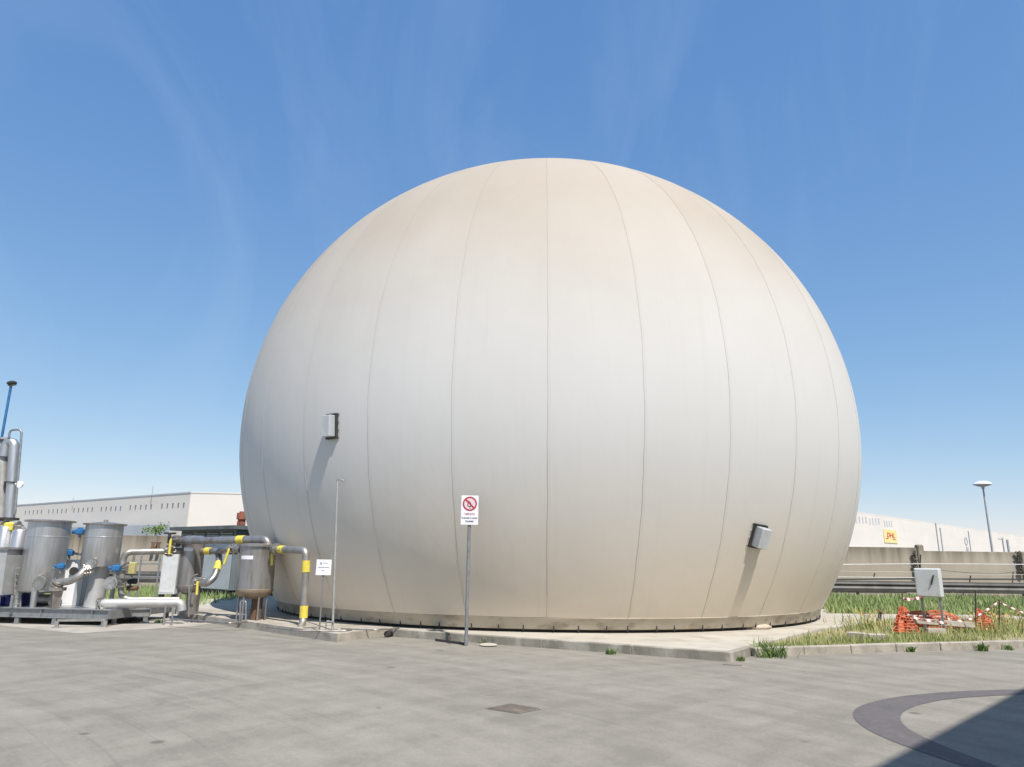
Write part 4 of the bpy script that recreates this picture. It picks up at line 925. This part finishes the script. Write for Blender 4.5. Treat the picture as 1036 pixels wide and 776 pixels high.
# tall scrubber pipes
Yt = 18.8
t = thing('scrubber_column', 'pair of tall stainless columns rising at the left edge with an elbow between them', 'column', (P(10, 530, Yt).x, Yt, 0))
MB().tube(fillet([P(9.5, 527, Yt), P(14.6, 448, Yt), P(7, 447, Yt), P(4, 462, Yt)], .25), .125, 22).build('riser', 'steel', t)
MB().tube([P(0.5, 545, Yt + .1), P(2.5, 444, Yt + .1)], .19, 24).build('column', 'pipe_steel', t)
m = MB(); flange_on(m, P(3, 446, Yt + .1), (0, 0, 1), .24, .05); flange_on(m, P(9.5, 525, Yt), (0, 0, 1), .22, .06); flange_on(m, P(11.5, 488, Yt), (0, 0, 1), .17, .02); m.build('flange', 'dark', t)
MB().tube(fillet([P(9, 443, Yt - .1), P(10, 435, Yt - .1), P(22, 434.5, Yt - .1), P(21, 450, Yt - .1), P(15, 520, Yt - .1)], .12), .028, 10).build('vent_pipe', 'galv', t)
c = P(20, 490, Yt - .1); m = MB(); flange_on(m, c, (0, -1, 0), .09, .05); m.tube([c, P(13, 489, Yt)], .03, 8); m.build('gauge', 'white', t)
MB().tube([P(9.5, 530, Yt), (P(9.5, 530, Yt).x, Yt, 0)], .12, 16).build('lower_run', 'flange', t)
c = P(10, 533, Yt - .2); t = thing('valve', 'pale yellow valve cluster below the tall columns', 'valve', c, 'valves with yellow levers')
m = MB(); m.bbox(c, (.24, .2, .22), bev=.03); m.build('body', 'yellow', t); m = MB(); flange_on(m, c + V((.2, 0, .02)), (1, 0, 0), .13, .05); flange_on(m, c - V((.2, 0, -.02)), (1, 0, 0), .13, .05); m.tube([c - V((.3, 0, 0)), c + V((.32, 0, 0))], .06, 12); m.tube(fillet([c + V((.3, 0, 0)), c + V((.42, 0, -.05)), c + V((.46, 0, -.35))], .1), .03, 8); m.build('flange', 'flange', t)
# blue lamp post behind
lb_ = P(4, 470, 20.5); t = thing('yard_lamp', 'blue post with a dark tilted floodlight above the tall columns', 'lamp', (P(6, 435, 20.5).x, 20.5, 0))
MB().tube([(P(6, 435, 20.5).x - .02, 20.5, 0), P(11, 391, 20.5)], .036, 12).build('pole', 'blue', t)
c = P(12, 387.5, 20.5); ax0 = V((.95, 0, .22)).normalized(); q = MB().bbox(c, (.22, .2, .10), ax=[ax0, V((0, 1, 0)), ax0.cross(V((0, 1, 0)))], bev=.03).build('lamp_head', 'dark', t)
MB().box(c + V((.02, 0, -.065)), (.2, .14, .01), ax=[ax0, V((0, 1, 0)), ax0.cross(V((0, 1, 0)))]).build('lens', 'glass', q)

# ------------------------------------------------------------------ perimeter wall, guard rail, wires
WX0, WY0, WX1, WY1 = -19.2, 36.0, 25.2, 36.9
def wy(x): return WY0 + (WY1 - WY0) * (x - WX0) / (WX1 - WX0)
def onwall(px, py, off=0.0):
    d = ray(px, py); n = V((-(WY1 - WY0), WX1 - WX0, 0)).normalized(); p0 = V((WX0, WY0 + off, 0)); return CAM + d * ((p0 - CAM).dot(n) / d.dot(n))
pil = onwall(930.5, 560).x; pitch = (onwall(1034, 560).x - pil)
t = thing('perimeter_wall', 'long stained precast concrete wall with pillars closing the yard behind the dome', 'wall', (pil, wy(pil), 0))
zr_ = onwall(985, 558).z; zl_ = onwall(890, 553.5).z; zll = onwall(135, 541.5).z
k = -15
while pil + k * pitch < 60:
    x0 = pil + k * pitch; x1 = x0 + pitch; zt_ = zr_ if k >= 0 else (zl_ if k > -5 else zll)
    pw_ = .16; yw = math.atan2(wy(x1) - wy(x0), x1 - x0)
    for row in range(2):
        z0 = 0 if row == 0 else zt_ * .52 + .012; z1 = zt_ * .52 if row == 0 else zt_
        MB().bbox(((x0 + x1) / 2, wy((x0 + x1) / 2), (z0 + z1) / 2), (pitch - 2 * pw_, .14, z1 - z0), yw, bev=.012).build('wall_panel', 'wall', t)
    zp = onwall(930, 551).z if k in (0,) else zt_ + (.06 if k < 0 else .03)
    m = MB(); m.bbox((x0, wy(x0), zp / 2), (pw_ * 2, .34, zp), yw, bev=.05); m.build('pillar', 'wall', t)
    k += 1
# guard rail
gy = -1.6
t = thing('guard_rail', 'weathered steel guard rail running along the foot of the wall', 'guard rail', (pil, wy(pil) + gy, .05))
def gpt(px, py): return onwall(px, py, gy)
zg1 = gpt(1000, 590.2).z; zg0 = gpt(1000, 600.5).z
x = -45.0; m = MB(); prof = [(0, zg1), (-.06, zg1 - .02), (-.09, zg1 - .10), (-.03, zg1 - .17), (-.03, zg1 - .22), (-.09, zg1 - .30), (-.06, zg0 + .02), (0, zg0)]
for x0, x1 in ((-45, -22), (-22, -5), (-5, 12), (12, 20.6), (20.6, 40), (40, 62)):
    vs_ = []
    for xx in (x0, x1 - .01):
        for dy, z in prof: vs_.append((xx, wy(xx) + gy + dy, z))
    n = len(prof); mm = MB(); mm.add(vs_, [(i, i + n, i + n + 1, i + 1) for i in range(n - 1)]); mm.add([(a_[0], a_[1] + .006, a_[2]) for a_ in vs_], [(i, i + 1, i + n + 1, i + n) for i in range(n - 1)])
    mm.box(((x0 + x1) / 2, wy((x0 + x1) / 2) + gy + .03, zg1 + .02), (x1 - x0 - .02, .10, .035), math.atan2(WY1 - WY0, WX1 - WX0)); mm.build('rail', mat('rail_steel', (.13, .125, .12), (.09, .085, .08), rough=.6, metal=.4, scale=2) if 'railmat' not in M else M['railmat'], t)
    if 'railmat' not in M: M['railmat'] = mm and t.children[-1].data.materials[0]
xx = -44
while xx < 60:
    MB().box((xx, wy(xx) + gy + .10, .42), (.09, .12, .8)).build('post', 'railmat', t); xx += 4.05
# wires along the wall
t = thing('wire_fence', 'thin pale wires strung along the wall above the guard rail', 'wire fence', (pil, wy(pil) - .5, 0))
for (pts, r_, mt) in (([(840, 571.3), (930, 570.5), (1060, 571.2)], .022, 'tape_white'), ([(930, 575), (980, 579.5), (1010, 580.5), (1036, 577.5), (1060, 576)], .012, 'dark'), ([(930, 580.5), (1060, 581.5)], .012, 'pole'), ([(845, 583.8), (925, 584.5)], .02, 'pole')):
    MB().tube([onwall(a_, b_, -.5) for a_, b_ in pts], r_, 6).build('wire', mt, t)
for px, y0, y1 in ((981, 582.5, 589), (884, 580, 584), (930.5, 561, 578), (1031, 566, 580)):
    MB().tube([onwall(px + 1, y0, -.45), onwall(px, y1, -.45)], .035, 6).build('bracket', 'dark', t)
# dark creeper on the two pillars
for px, lb in ((925.5, 'dark dried creeper clinging to the round topped wall pillar'), (1031, 'dark dried creeper on the rightmost wall pillar')):
    c = onwall(px, 565, -.2); t = thing('creeper', lb, 'plant', (c.x, c.y, 1.0), 'creepers on the wall pillars'); m = MB()
    for _ in range(200):
        p = c + V((random.gauss(0, .06), random.uniform(-.06, .02), random.uniform(-.8, .38))); a_ = V((random.gauss(0, 1), random.gauss(0, 1), random.gauss(0, 1))).normalized() * .05; b_ = a_.orthogonal().normalized() * .035
        m.add([p - a_, p + b_, p + a_, p - b_], [(0, 1, 2, 3)])
    m.build('foliage', mat('dry_creeper', (.05, .045, .035), (.08, .07, .05), rough=.9), t)
    MB().tube([c + V((0, -.05, -1.0)), c + V((.03, -.08, -.3)), c + V((-.02, -.08, .3))], .02, 6).build('stem', 'bark', t)

# ------------------------------------------------------------------ verge objects at the right
cb = G(934, 641, .10); cY = cb.y
x0 = P(927.5, 600, cY).x; x1 = P(954.5, 600, cY).x; z1 = P(941, 575, cY).z; z0 = P(941, 604, cY).z
t = thing('meter_cabinet', 'pale grey metal cabinet raised on two posts in the verge', 'cabinet', ((x0 + x1) / 2, cY, .10))
cx_ = (x0 + x1) / 2; yw = R(-42); wq = (x1 - x0) * .84; cu_ = V((math.cos(yw), math.sin(yw), 0)); dn = V((math.sin(yw), -math.cos(yw), 0)); cc0 = V((cx_, cY, (z0 + z1) / 2))
bd = MB().bbox(cc0, (wq, .24, z1 - z0), yw, bev=.02).build('body', 'cabinet_light', t)
MB().bbox(cc0 + dn * .127, (wq * .92, .014, (z1 - z0) * .93), yw, bev=.004).build('door', 'cabinet_light', t)
MB().tube([cc0 + dn * .15 + cu_ * wq * .28 + V((0, 0, .17)), cc0 + dn * .15 + cu_ * wq * .15 - V((0, 0, .04))], .017, 8).build('handle', 'dark', t)
for sg in (-1, 1):
    q = cc0 + cu_ * (sg * wq * .36); MB().box((q.x, q.y, (z0 + .1) / 2 + .001), (.045, .045, z0 - .1), yw).build('post', 'galv', t)
q = P(950, 630, cY); 
# planks and barrier boards lying about the cabinet
def board(p0, p1, w_, th, label, mt, name='board'):
    a_, b_ = p0, p1; u = (b_ - a_); up_ = V((0, 0, 1)); s_ = u.cross(up_).normalized()
    q = MB().bbox((a_ + b_) / 2, (u.length, th, w_), ax=[u.normalized(), s_, s_.cross(u.normalized())], bev=.006).build(name, mt, origin=(a_ + b_) / 2); return tag(q, label, 'board', 'boards around the grey cabinet')
board(P(920, 627.5, cY - .15), P(986, 632.5, cY + .1), .12, .04, 'long pale plank propped level below the grey cabinet', 'wood')
board(P(938, 638.5, cY - .3), P(956, 639, cY - .3), .13, .10, 'short white block in the grass under the grey cabinet', 'apron')
# striped tape pieces
def tape(pts, Y, wd, label, n=12, name='barrier_tape'):
    path = [P(a_, b_, Y) for a_, b_ in pts]; base = path[0]; t = thing(name, label, 'barrier tape', base, 'red and white barrier tapes')
    d = [0]
    for i in range(1, len(path)): d.append(d[-1] + (path[i] - path[i - 1]).length)
    def at(s_):
        j = next((i for i in range(len(d) - 1) if d[i + 1] >= s_ - 1e-9), len(d) - 2); u = (s_ - d[j]) / (d[j + 1] - d[j]); return path[j].lerp(path[j + 1], u)
    m = MB(); sub = 1; idx = []
    for k in range(n + 1):
        a_ = at(d[-1] * k / n); tw = .02 * math.sin(k * 1.7) ; m.v += [tuple(a_ + V((0, tw, -wd / 2))), tuple(a_ + V((0, -tw, wd / 2))), tuple(a_ + V((0, tw + .004, -wd / 2))), tuple(a_ + V((0, -tw + .004, wd / 2)))]
    for k in range(n):
        b0, b1 = 4 * k, 4 * k + 4
        for fc in ((b0, b1, b1 + 1, b0 + 1), (b0 + 3, b1 + 3, b1 + 2, b0 + 2), (b0 + 1, b1 + 1, b1 + 3, b0 + 3), (b0 + 2, b1 + 2, b1, b0)): m.f.append(fc); m.sm.append(False); idx.append(k % 2)
    bpy.data.objects.remove(t); o = m.build(name, ['tape_white', 'tape_red'], origin=base); o.data.polygons.foreach_set('material_index', idx); tag(o, label, 'barrier tape', 'red and white barrier tapes')
tape([(913, 605.5), (922, 606.5), (932, 604.5)], cY, .06, 'crumpled tape tied between the thin rod and the left cabinet post', 8)
tape([(986, 625), (1000, 616), (1010.5, 609)], cY + .5, .04, 'left half of the tape draped up to the stake tip', 12)
tape([(1010.5, 609), (1024, 615), (1042, 623)], cY + .5, .04, 'right half of the tape sloping down from the stake tip', 14)
tape([(955, 621), (960, 627), (972, 628), (986, 625.5)], cY + .1, .035, 'sagging tape from the right cabinet post to the dark stake', 12)
tape([(918, 622), (932, 627), (944, 628), (958, 631)], cY - .2, .05, 'long twisted tape lying across the orange net', 12)
def stake(px, yb, yt, Y, label, r_=.016, lean=0, mt='dark'):
    b = P(px, yb, Y); e = P(px + lean, yt, Y); q = thing('stake', label, 'stake', b, 'thin stakes in the verge'); MB().tube([b, e], r_, 8).build('rod', mt, q); MB().tube([e, e + V((0, 0, .03))], r_ * 1.4, 8).build('tip', 'rust', q)
stake(987, 640, 598, cY + .3, 'tall dark rod to the right of the grey cabinet'); stake(1011, 637, 608, cY + .5, 'short stake holding the peak of the draped tape')
stake(913, 636, 602, cY, 'thin rusty rod behind the orange net heap', .014, 0, 'rust'); stake(889, 630, 619.5, 20.5, 'stubby dark post leaning at the end of the slab', .05, 1.5)
# orange safety net, crumpled
def net(c, sx, sy, sz, label, seed, n=1400, cone=True):
    rr = random.Random(seed); t = thing('safety_net', label, 'safety net', c, 'orange safety net heaps'); m = MB()
    nu, nv = 16, 9; g = {}
    for i in range(nu + 1):
        for j in range(nv + 1):
            a_ = 2 * math.pi * i / nu; f = j / nv; rad_ = (1 - f * .8) if cone else (1 - f ** 3 * .6)
            wv = 1 + .25 * math.sin(a_ * 3 + seed) * (1 - f) + rr.uniform(-.14, .14)
            g[i % nu, j] = c + V((sx * rad_ * math.cos(a_) * wv, sy * rad_ * math.sin(a_) * wv, sz * f * (1 + rr.uniform(-.1, .1))))
    for i in range(nu):
        for j in range(nv + 1):
            p = g[i, j]; q = g[(i + 1) % nu, j]
            if (q - p).length > 1e-4: m.tube([p, q], .010, 4, caps=False)
            if j < nv: m.tube([p, g[i, j + 1]], .010, 4, caps=False)
    m.build('mesh', 'orange_net', t)
    if not cone: return
    fo = MB()
    for _ in range(60 if cone else 14):
        i = rr.randrange(nu); j = rr.randrange(nv); fo.add([g[i, j], g[(i + 1) % nu, j], g[(i + 1) % nu, j + 1], g[i, j + 1]], [(0, 1, 2, 3)])
    fo.build('folds', 'orange_net', t)
cc_ = P(915.5, 639, cY - .1); net(cc_, .28, .2, (P(915.5, 614, cY - .1).z - cc_.z), 'upright heap of orange safety net at the left of the grey cabinet', 3)
cc_ = P(944, 634, cY + .4); net(cc_, .75, .2, .34, 'low spread of orange net under the grey cabinet', 5, cone=False)
cc_ = P(994, 636, cY + .6); net(cc_, .28, .18, .42, 'small orange net tangle beside the tall dark rod', 9)
# thin concrete edging fragments in the verge
for a_, b_, lb in (((858, 642), (876, 643.5), 'left broken kerb piece half buried in the verge grass'), ((878, 644), (896, 644.5), 'right broken kerb piece half buried in the verge grass')):
    p, q = G(*a_, .17), G(*b_, .17); u = q - p; o = MB().bbox((p + q) / 2 - V((0, 0, .02)), (u.length, .12, .16), math.atan2(u.y, u.x), bev=.015).build('edging_stone', 'apron', origin=(p + q) / 2); tag(o, lb, 'edging stone', 'loose edging stones')

# ------------------------------------------------------------------ warehouses
def plane_pt(a, b, px, py):
    d = ray(px, py); u = (b - a); u.z = 0; n = V((-u.y, u.x, 0)).normalized(); return CAM + d * ((a - CAM).dot(n) / d.dot(n))
wa = V((-42.72, 95, 0)); wb = V((-85.79, 125, 0)); wu = (wb - wa).normalized(); HL = 9.75
wf = V((-8, 97.0, 0))
farL = wa + wu * 170
t = thing('warehouse', 'long white warehouse with rows of slit windows behind the left tanks', 'building', (wa.x, wa.y, 0), 'white warehouses beyond the wall')
def wallface(p, q, z0, z1, th, name, mt, parent, out=0.0):
    u = (q - p); yw = math.atan2(u.y, u.x); n = V((-u.y, u.x, 0)).normalized()
    if n.dot(CAM - p) < 0: n = -n
    c = (p + q) / 2 + n * (out - th / 2); c.z = (z0 + z1) / 2; return MB().box(c, (u.length, th, z1 - z0), yw).build(name, mt, parent)
wallface(wa, farL, 0, HL, .4, 'wall', 'wh_white', t); wallface(wa + V((.1, 0, 0)), wf, 0, HL, .4, 'end_wall', 'wh_white', t)
wallface(wa, farL, HL - .02, HL + .16, .6, 'parapet', 'wh_fascia', t, .06); wallface(wa + V((.1, 0, 0)), wf, HL - .02, HL + .14, .6, 'parapet', 'wh_white', t, .06)
MB().prism([xy(wa + V((.1, .5, 0))), xy(farL + V((.2, .5, 0))), xy(farL + V((60, 80, 0))), xy(wf + V((10, 60, 0))), xy(wf + V((0, .5, 0)))], HL - .6, HL - .3).build('roof', 'wh_fascia', t)
wallface(wa + wu * 2, farL, 4.1, 5.6, .5, 'canopy', 'wh_fascia', t, 1.2)
wallface(wa + wu * 2, farL, 3.6, 4.1, .2, 'canopy_line', 'navy', t, 1.0)  # dark blue line below the canopy band
for gx0, gx1, gy0, gy1 in ((25.8, 42, 518.5, 518), (49.4, 67, 517.5, 517), (75, 93.4, 516.5, 515.5), (102.7, 122, 515, 514.5), (132, 153, 513.5, 512.8), (164, 186, 512, 511)):
    for k in range(5):
        f = k / 4; c = plane_pt(wa, wb, gx0 + (gx1 - gx0) * f, gy0 + (gy1 - gy0) * f); h = .6
        o_ = wallface(c - wu * .13, c + wu * .13, c.z - h / 2, c.z + h / 2, .1, 'window', 'window', t, .03)
        sil = wallface(c - wu * .2, c + wu * .2, c.z + h / 2, c.z + h / 2 + .06, .1, 'lintel', 'wh_fascia', o_, .05)
for px in (76, 155, 20):
    c = plane_pt(wa, wb, px, 505); MB().tube([(c.x, c.y - .5, HL), (c.x, c.y - .5, HL + (1.3 if px == 155 else .6))], .06, 6).build('vent_post', 'hazy', t)

ra = V((53.6, 110, 0)); rb = V((135.7, 190, 0)); ru = (rb - ra).normalized(); r0_ = ra - ru * 24; r1_ = ra + ru * 230
t = thing('warehouse', 'white warehouse receding to the right beyond the wall with a yellow poster', 'building', (ra.x, ra.y, 0), 'white warehouses beyond the wall')
hr0 = 9.4
wallface(r0_, r1_, 0, hr0, .4, 'wall', 'wh_white', t); wallface(r0_, r1_, hr0 - .02, hr0 + .14, .6, 'parapet', 'wh_white', t, .01)
bk = V((-.35, .35, 0)); MB().prism([xy(r0_ + bk), xy(r1_ + bk), xy(r1_ + V((-60, 60, 0))), xy(r0_ + V((-40, 50, 0)))], hr0 - .6, hr0 - .3).build('roof', 'wh_fascia', t)
wallface(r0_, ra + ru * 9, 2.6, 4.2, .3, 'plinth_band', 'wh_fascia', t, .12)
for gx0, gx1, gy_ in ((866, 876, 526), (880, 889, 527.5), (895, 902, 530)):
    for k in range(4):
        c = plane_pt(ra, rb, gx0 + (gx1 - gx0) * k / 3, gy_); o_ = wallface(c - ru * .2, c + ru * .2, c.z - .5, c.z + .5, .1, 'window', 'wh_fascia', t, .03)
# poster
c0 = plane_pt(ra, rb, 894, 543); c1 = plane_pt(ra, rb, 907, 543.5); zt_ = plane_pt(ra, rb, 900, 536).z; zb_ = plane_pt(ra, rb, 900, 549.3).z
ps = wallface(c0, c1, zb_, zt_, .06, 'poster', 'banner', t, .09)
nrm_ = V((ru.y, -ru.x, 0)); wdp = (c1 - c0).length; 
def ppt(u, v): 
    p = c0.lerp(c1, u) + nrm_ * .11; p.z = zb_ + (zt_ - zb_) * v; return p
tm = frame(ppt(.5, .42), ru, V((0, 0, 1))); shx = Matrix.Identity(4); shx[0][1] = .22
text_mesh('DHL', (zt_ - zb_) * .50, tm @ shx, 'bannerred', ps, sx=1.75, ext=.02)
m = MB()
for u0, u1, v_ in ((.12, .30, .28), (.62, .86, .26)):
    m2_ = MB(); m2_.add([ppt(u0, v_), ppt(u1, v_), ppt(u1, v_ + .07), ppt(u0, v_ + .07)], [(0, 1, 2, 3), (3, 2, 1, 0)]); m2_.build('poster_stripe', 'bannerred', ps)

# grey round logo higher on the right facade
c = plane_pt(ra, rb, 977.5, 550); m = MB()
for k in range(24):
    a_, b_ = 2 * math.pi * k / 24, 2 * math.pi * (k + 1) / 24
    q = [c + nrm_ * .1 + ru * math.cos(t_) * r_ * 1.35 + V((0, 0, math.sin(t_) * r_)) for t_, r_ in ((a_, .85), (b_, .85), (b_, .6), (a_, .6))]; m.add([V((p.x, p.y, p.z + .5)) for p in q], [(0, 1, 2, 3), (3, 2, 1, 0)])
m.build('round_mark', 'wh_fascia', t); cz = c.z - .95
p0, p1 = c - ru * .7, c + ru * 1.1; wallface(V((p0.x, p0.y, 0)), V((p1.x, p1.y, 0)), cz - .5, cz + .3, .1, 'vent_grille', 'hazy', t, .06)

# pylons and thin masts in front of the right warehouse
for px, yt, dY, lb in ((946.5, 529, 70, 'tall thin mast in front of the right warehouse, nearest the round topped pillar'), (951, 534, 72, 'shorter thin mast right beside the tall one near the pillar'), (979.5, 537, 85, 'thin pole standing just beyond the round grey mark'), (1014, 544, 60, 'thin pole with a small bracket at the right of the white street lamp'), (1019, 546, 62, 'thickest short pole at the far right above the wall')):
    tp_ = P(px, yt, dY); t = thing('mast', lb, 'mast', (tp_.x, dY, 0), 'thin masts beyond the wall')
    MB().tube([(tp_.x + (.0), dY, 0), tp_], .06 if px != 1019 else .10, 8).build('pole', 'hazy', t)
    MB().tube([tp_ - V((.0, 0, .1)), tp_ + V((-.35 if px == 1014 else .05, 0, -.1))], .05, 6).build('bracket', 'hazy', t)
# street lamp with white mushroom head
Yl = 42.0; c = P(994, 490, Yl); r_ = (P(1002.5, 490, Yl) - P(985.5, 490, Yl)).length / 2
t = thing('street_lamp', 'slender street lamp with a white mushroom shaped head beyond the wall', 'street lamp', (c.x, Yl, 0))
MB().tube([(c.x, Yl, 0), (c.x, Yl, 3.0), (c.x, Yl, c.z - .05)], [.075, .06, .045], 12).build('pole', 'hazy', t)
MB().lathe((c.x, Yl, c.z), [(0, .20), (r_ * .4, .185), (r_ * .75, .12), (r_, .01), (r_ * 1.0, -.02)], 30).build('shade', 'white', t)
MB().lathe((c.x, Yl, c.z), [(r_ * .96, -.02), (r_ * .6, -.10), (.09, -.16), (.06, -.3), (0, -.3)], 30).build('diffuser', 'cabinet', t)

# bush beyond the wall at the left
def bush(c, rad_, n, label, name='shrub'):
    t = thing(name, label, 'bush', (c.x, c.y, 0)); m = MB()
    cl = [c + V((random.gauss(0, .16), random.gauss(0, .2), random.gauss(0, .14))) for _ in range(6)]
    for _ in range(n):
        k = random.choice(cl); p = k + V((random.gauss(0, 1), random.gauss(0, 1), random.gauss(0, .8))) * rad_ * .33
        a_ = V((random.gauss(0, 1), random.gauss(0, 1), random.gauss(0, 1))).normalized(); b_ = a_.orthogonal().normalized(); m.add([p - a_ * .07, p + b_ * .035, p + a_ * .07, p - b_ * .035], [(0, 1, 2, 3)])
    m.build('foliage', 'leaf', t); MB().tube([(c.x, c.y, 0), (c.x + .05, c.y, c.z * .6), c], [.09, .07, .03], 8).build('trunk', 'bark', t)
bush(P(158, 536, 39.5), .45, 260, 'green bushy shrub showing above the wall between tank and filter')
# two small lamps on bracket (dark T shape) on the wall
c = onwall(158, 549, -.25); t = thing('wall_lamp', 'dark double headed lamp fixed on the wall left of the slim filter', 'lamp', c)
MB().box(c, (.5, .06, .05)).box(c + V((0, .12, 0)), (.06, .2, .05)).build('arm', 'rust', t)
for sx in (-.14, .14): MB().tube([c + V((sx, 0, 0)), c + V((sx, -.02, -.42))], [.06, .085], 10).build('lamp_head', 'rust', t)

# ------------------------------------------------------------------ building behind the camera that shades the right corner
sh = sdir; HB = 9.0; kx = HB / sh.z
off = V((sh.x * kx, sh.y * kx, 0))
ea, eb = G(885, 776), G(1036, 696); ed = (eb - ea); ed.z = 0; ed.normalize()
e0 = ea - ed * 9 + off; e1 = eb + ed * 7 + off; en = V((ed.y, -ed.x, 0))
t = thing('service_building', 'plain service hall behind the viewer whose roof edge shades the yard corner', 'building', ((e0.x + e1.x) / 2, (e0.y + e1.y) / 2, 0))
pol = [e0, e1, e1 + en * 14, e0 + en * 14]
MB().prism([xy(p) for p in pol], 0, HB - .25).build('wall', 'beige', t)
MB().prism([xy(p) for p in pol], HB - .25, HB).build('roof', 'roofdark', t)
for k in range(4):
    c = e0.lerp(e1, .15 + .22 * k); yw = math.atan2(ed.y, ed.x); f = MB().box((c.x - en.x * .02, c.y - en.y * .02, 3.6), (2.0, .08, 1.2), yw).build('window', 'window', t)
c = e0.lerp(e1, .5); MB().box((c.x - en.x * .03, c.y - en.y * .03, 1.5), (2.6, .1, 3.0), math.atan2(ed.y, ed.x)).build('door', 'cabinet', t)
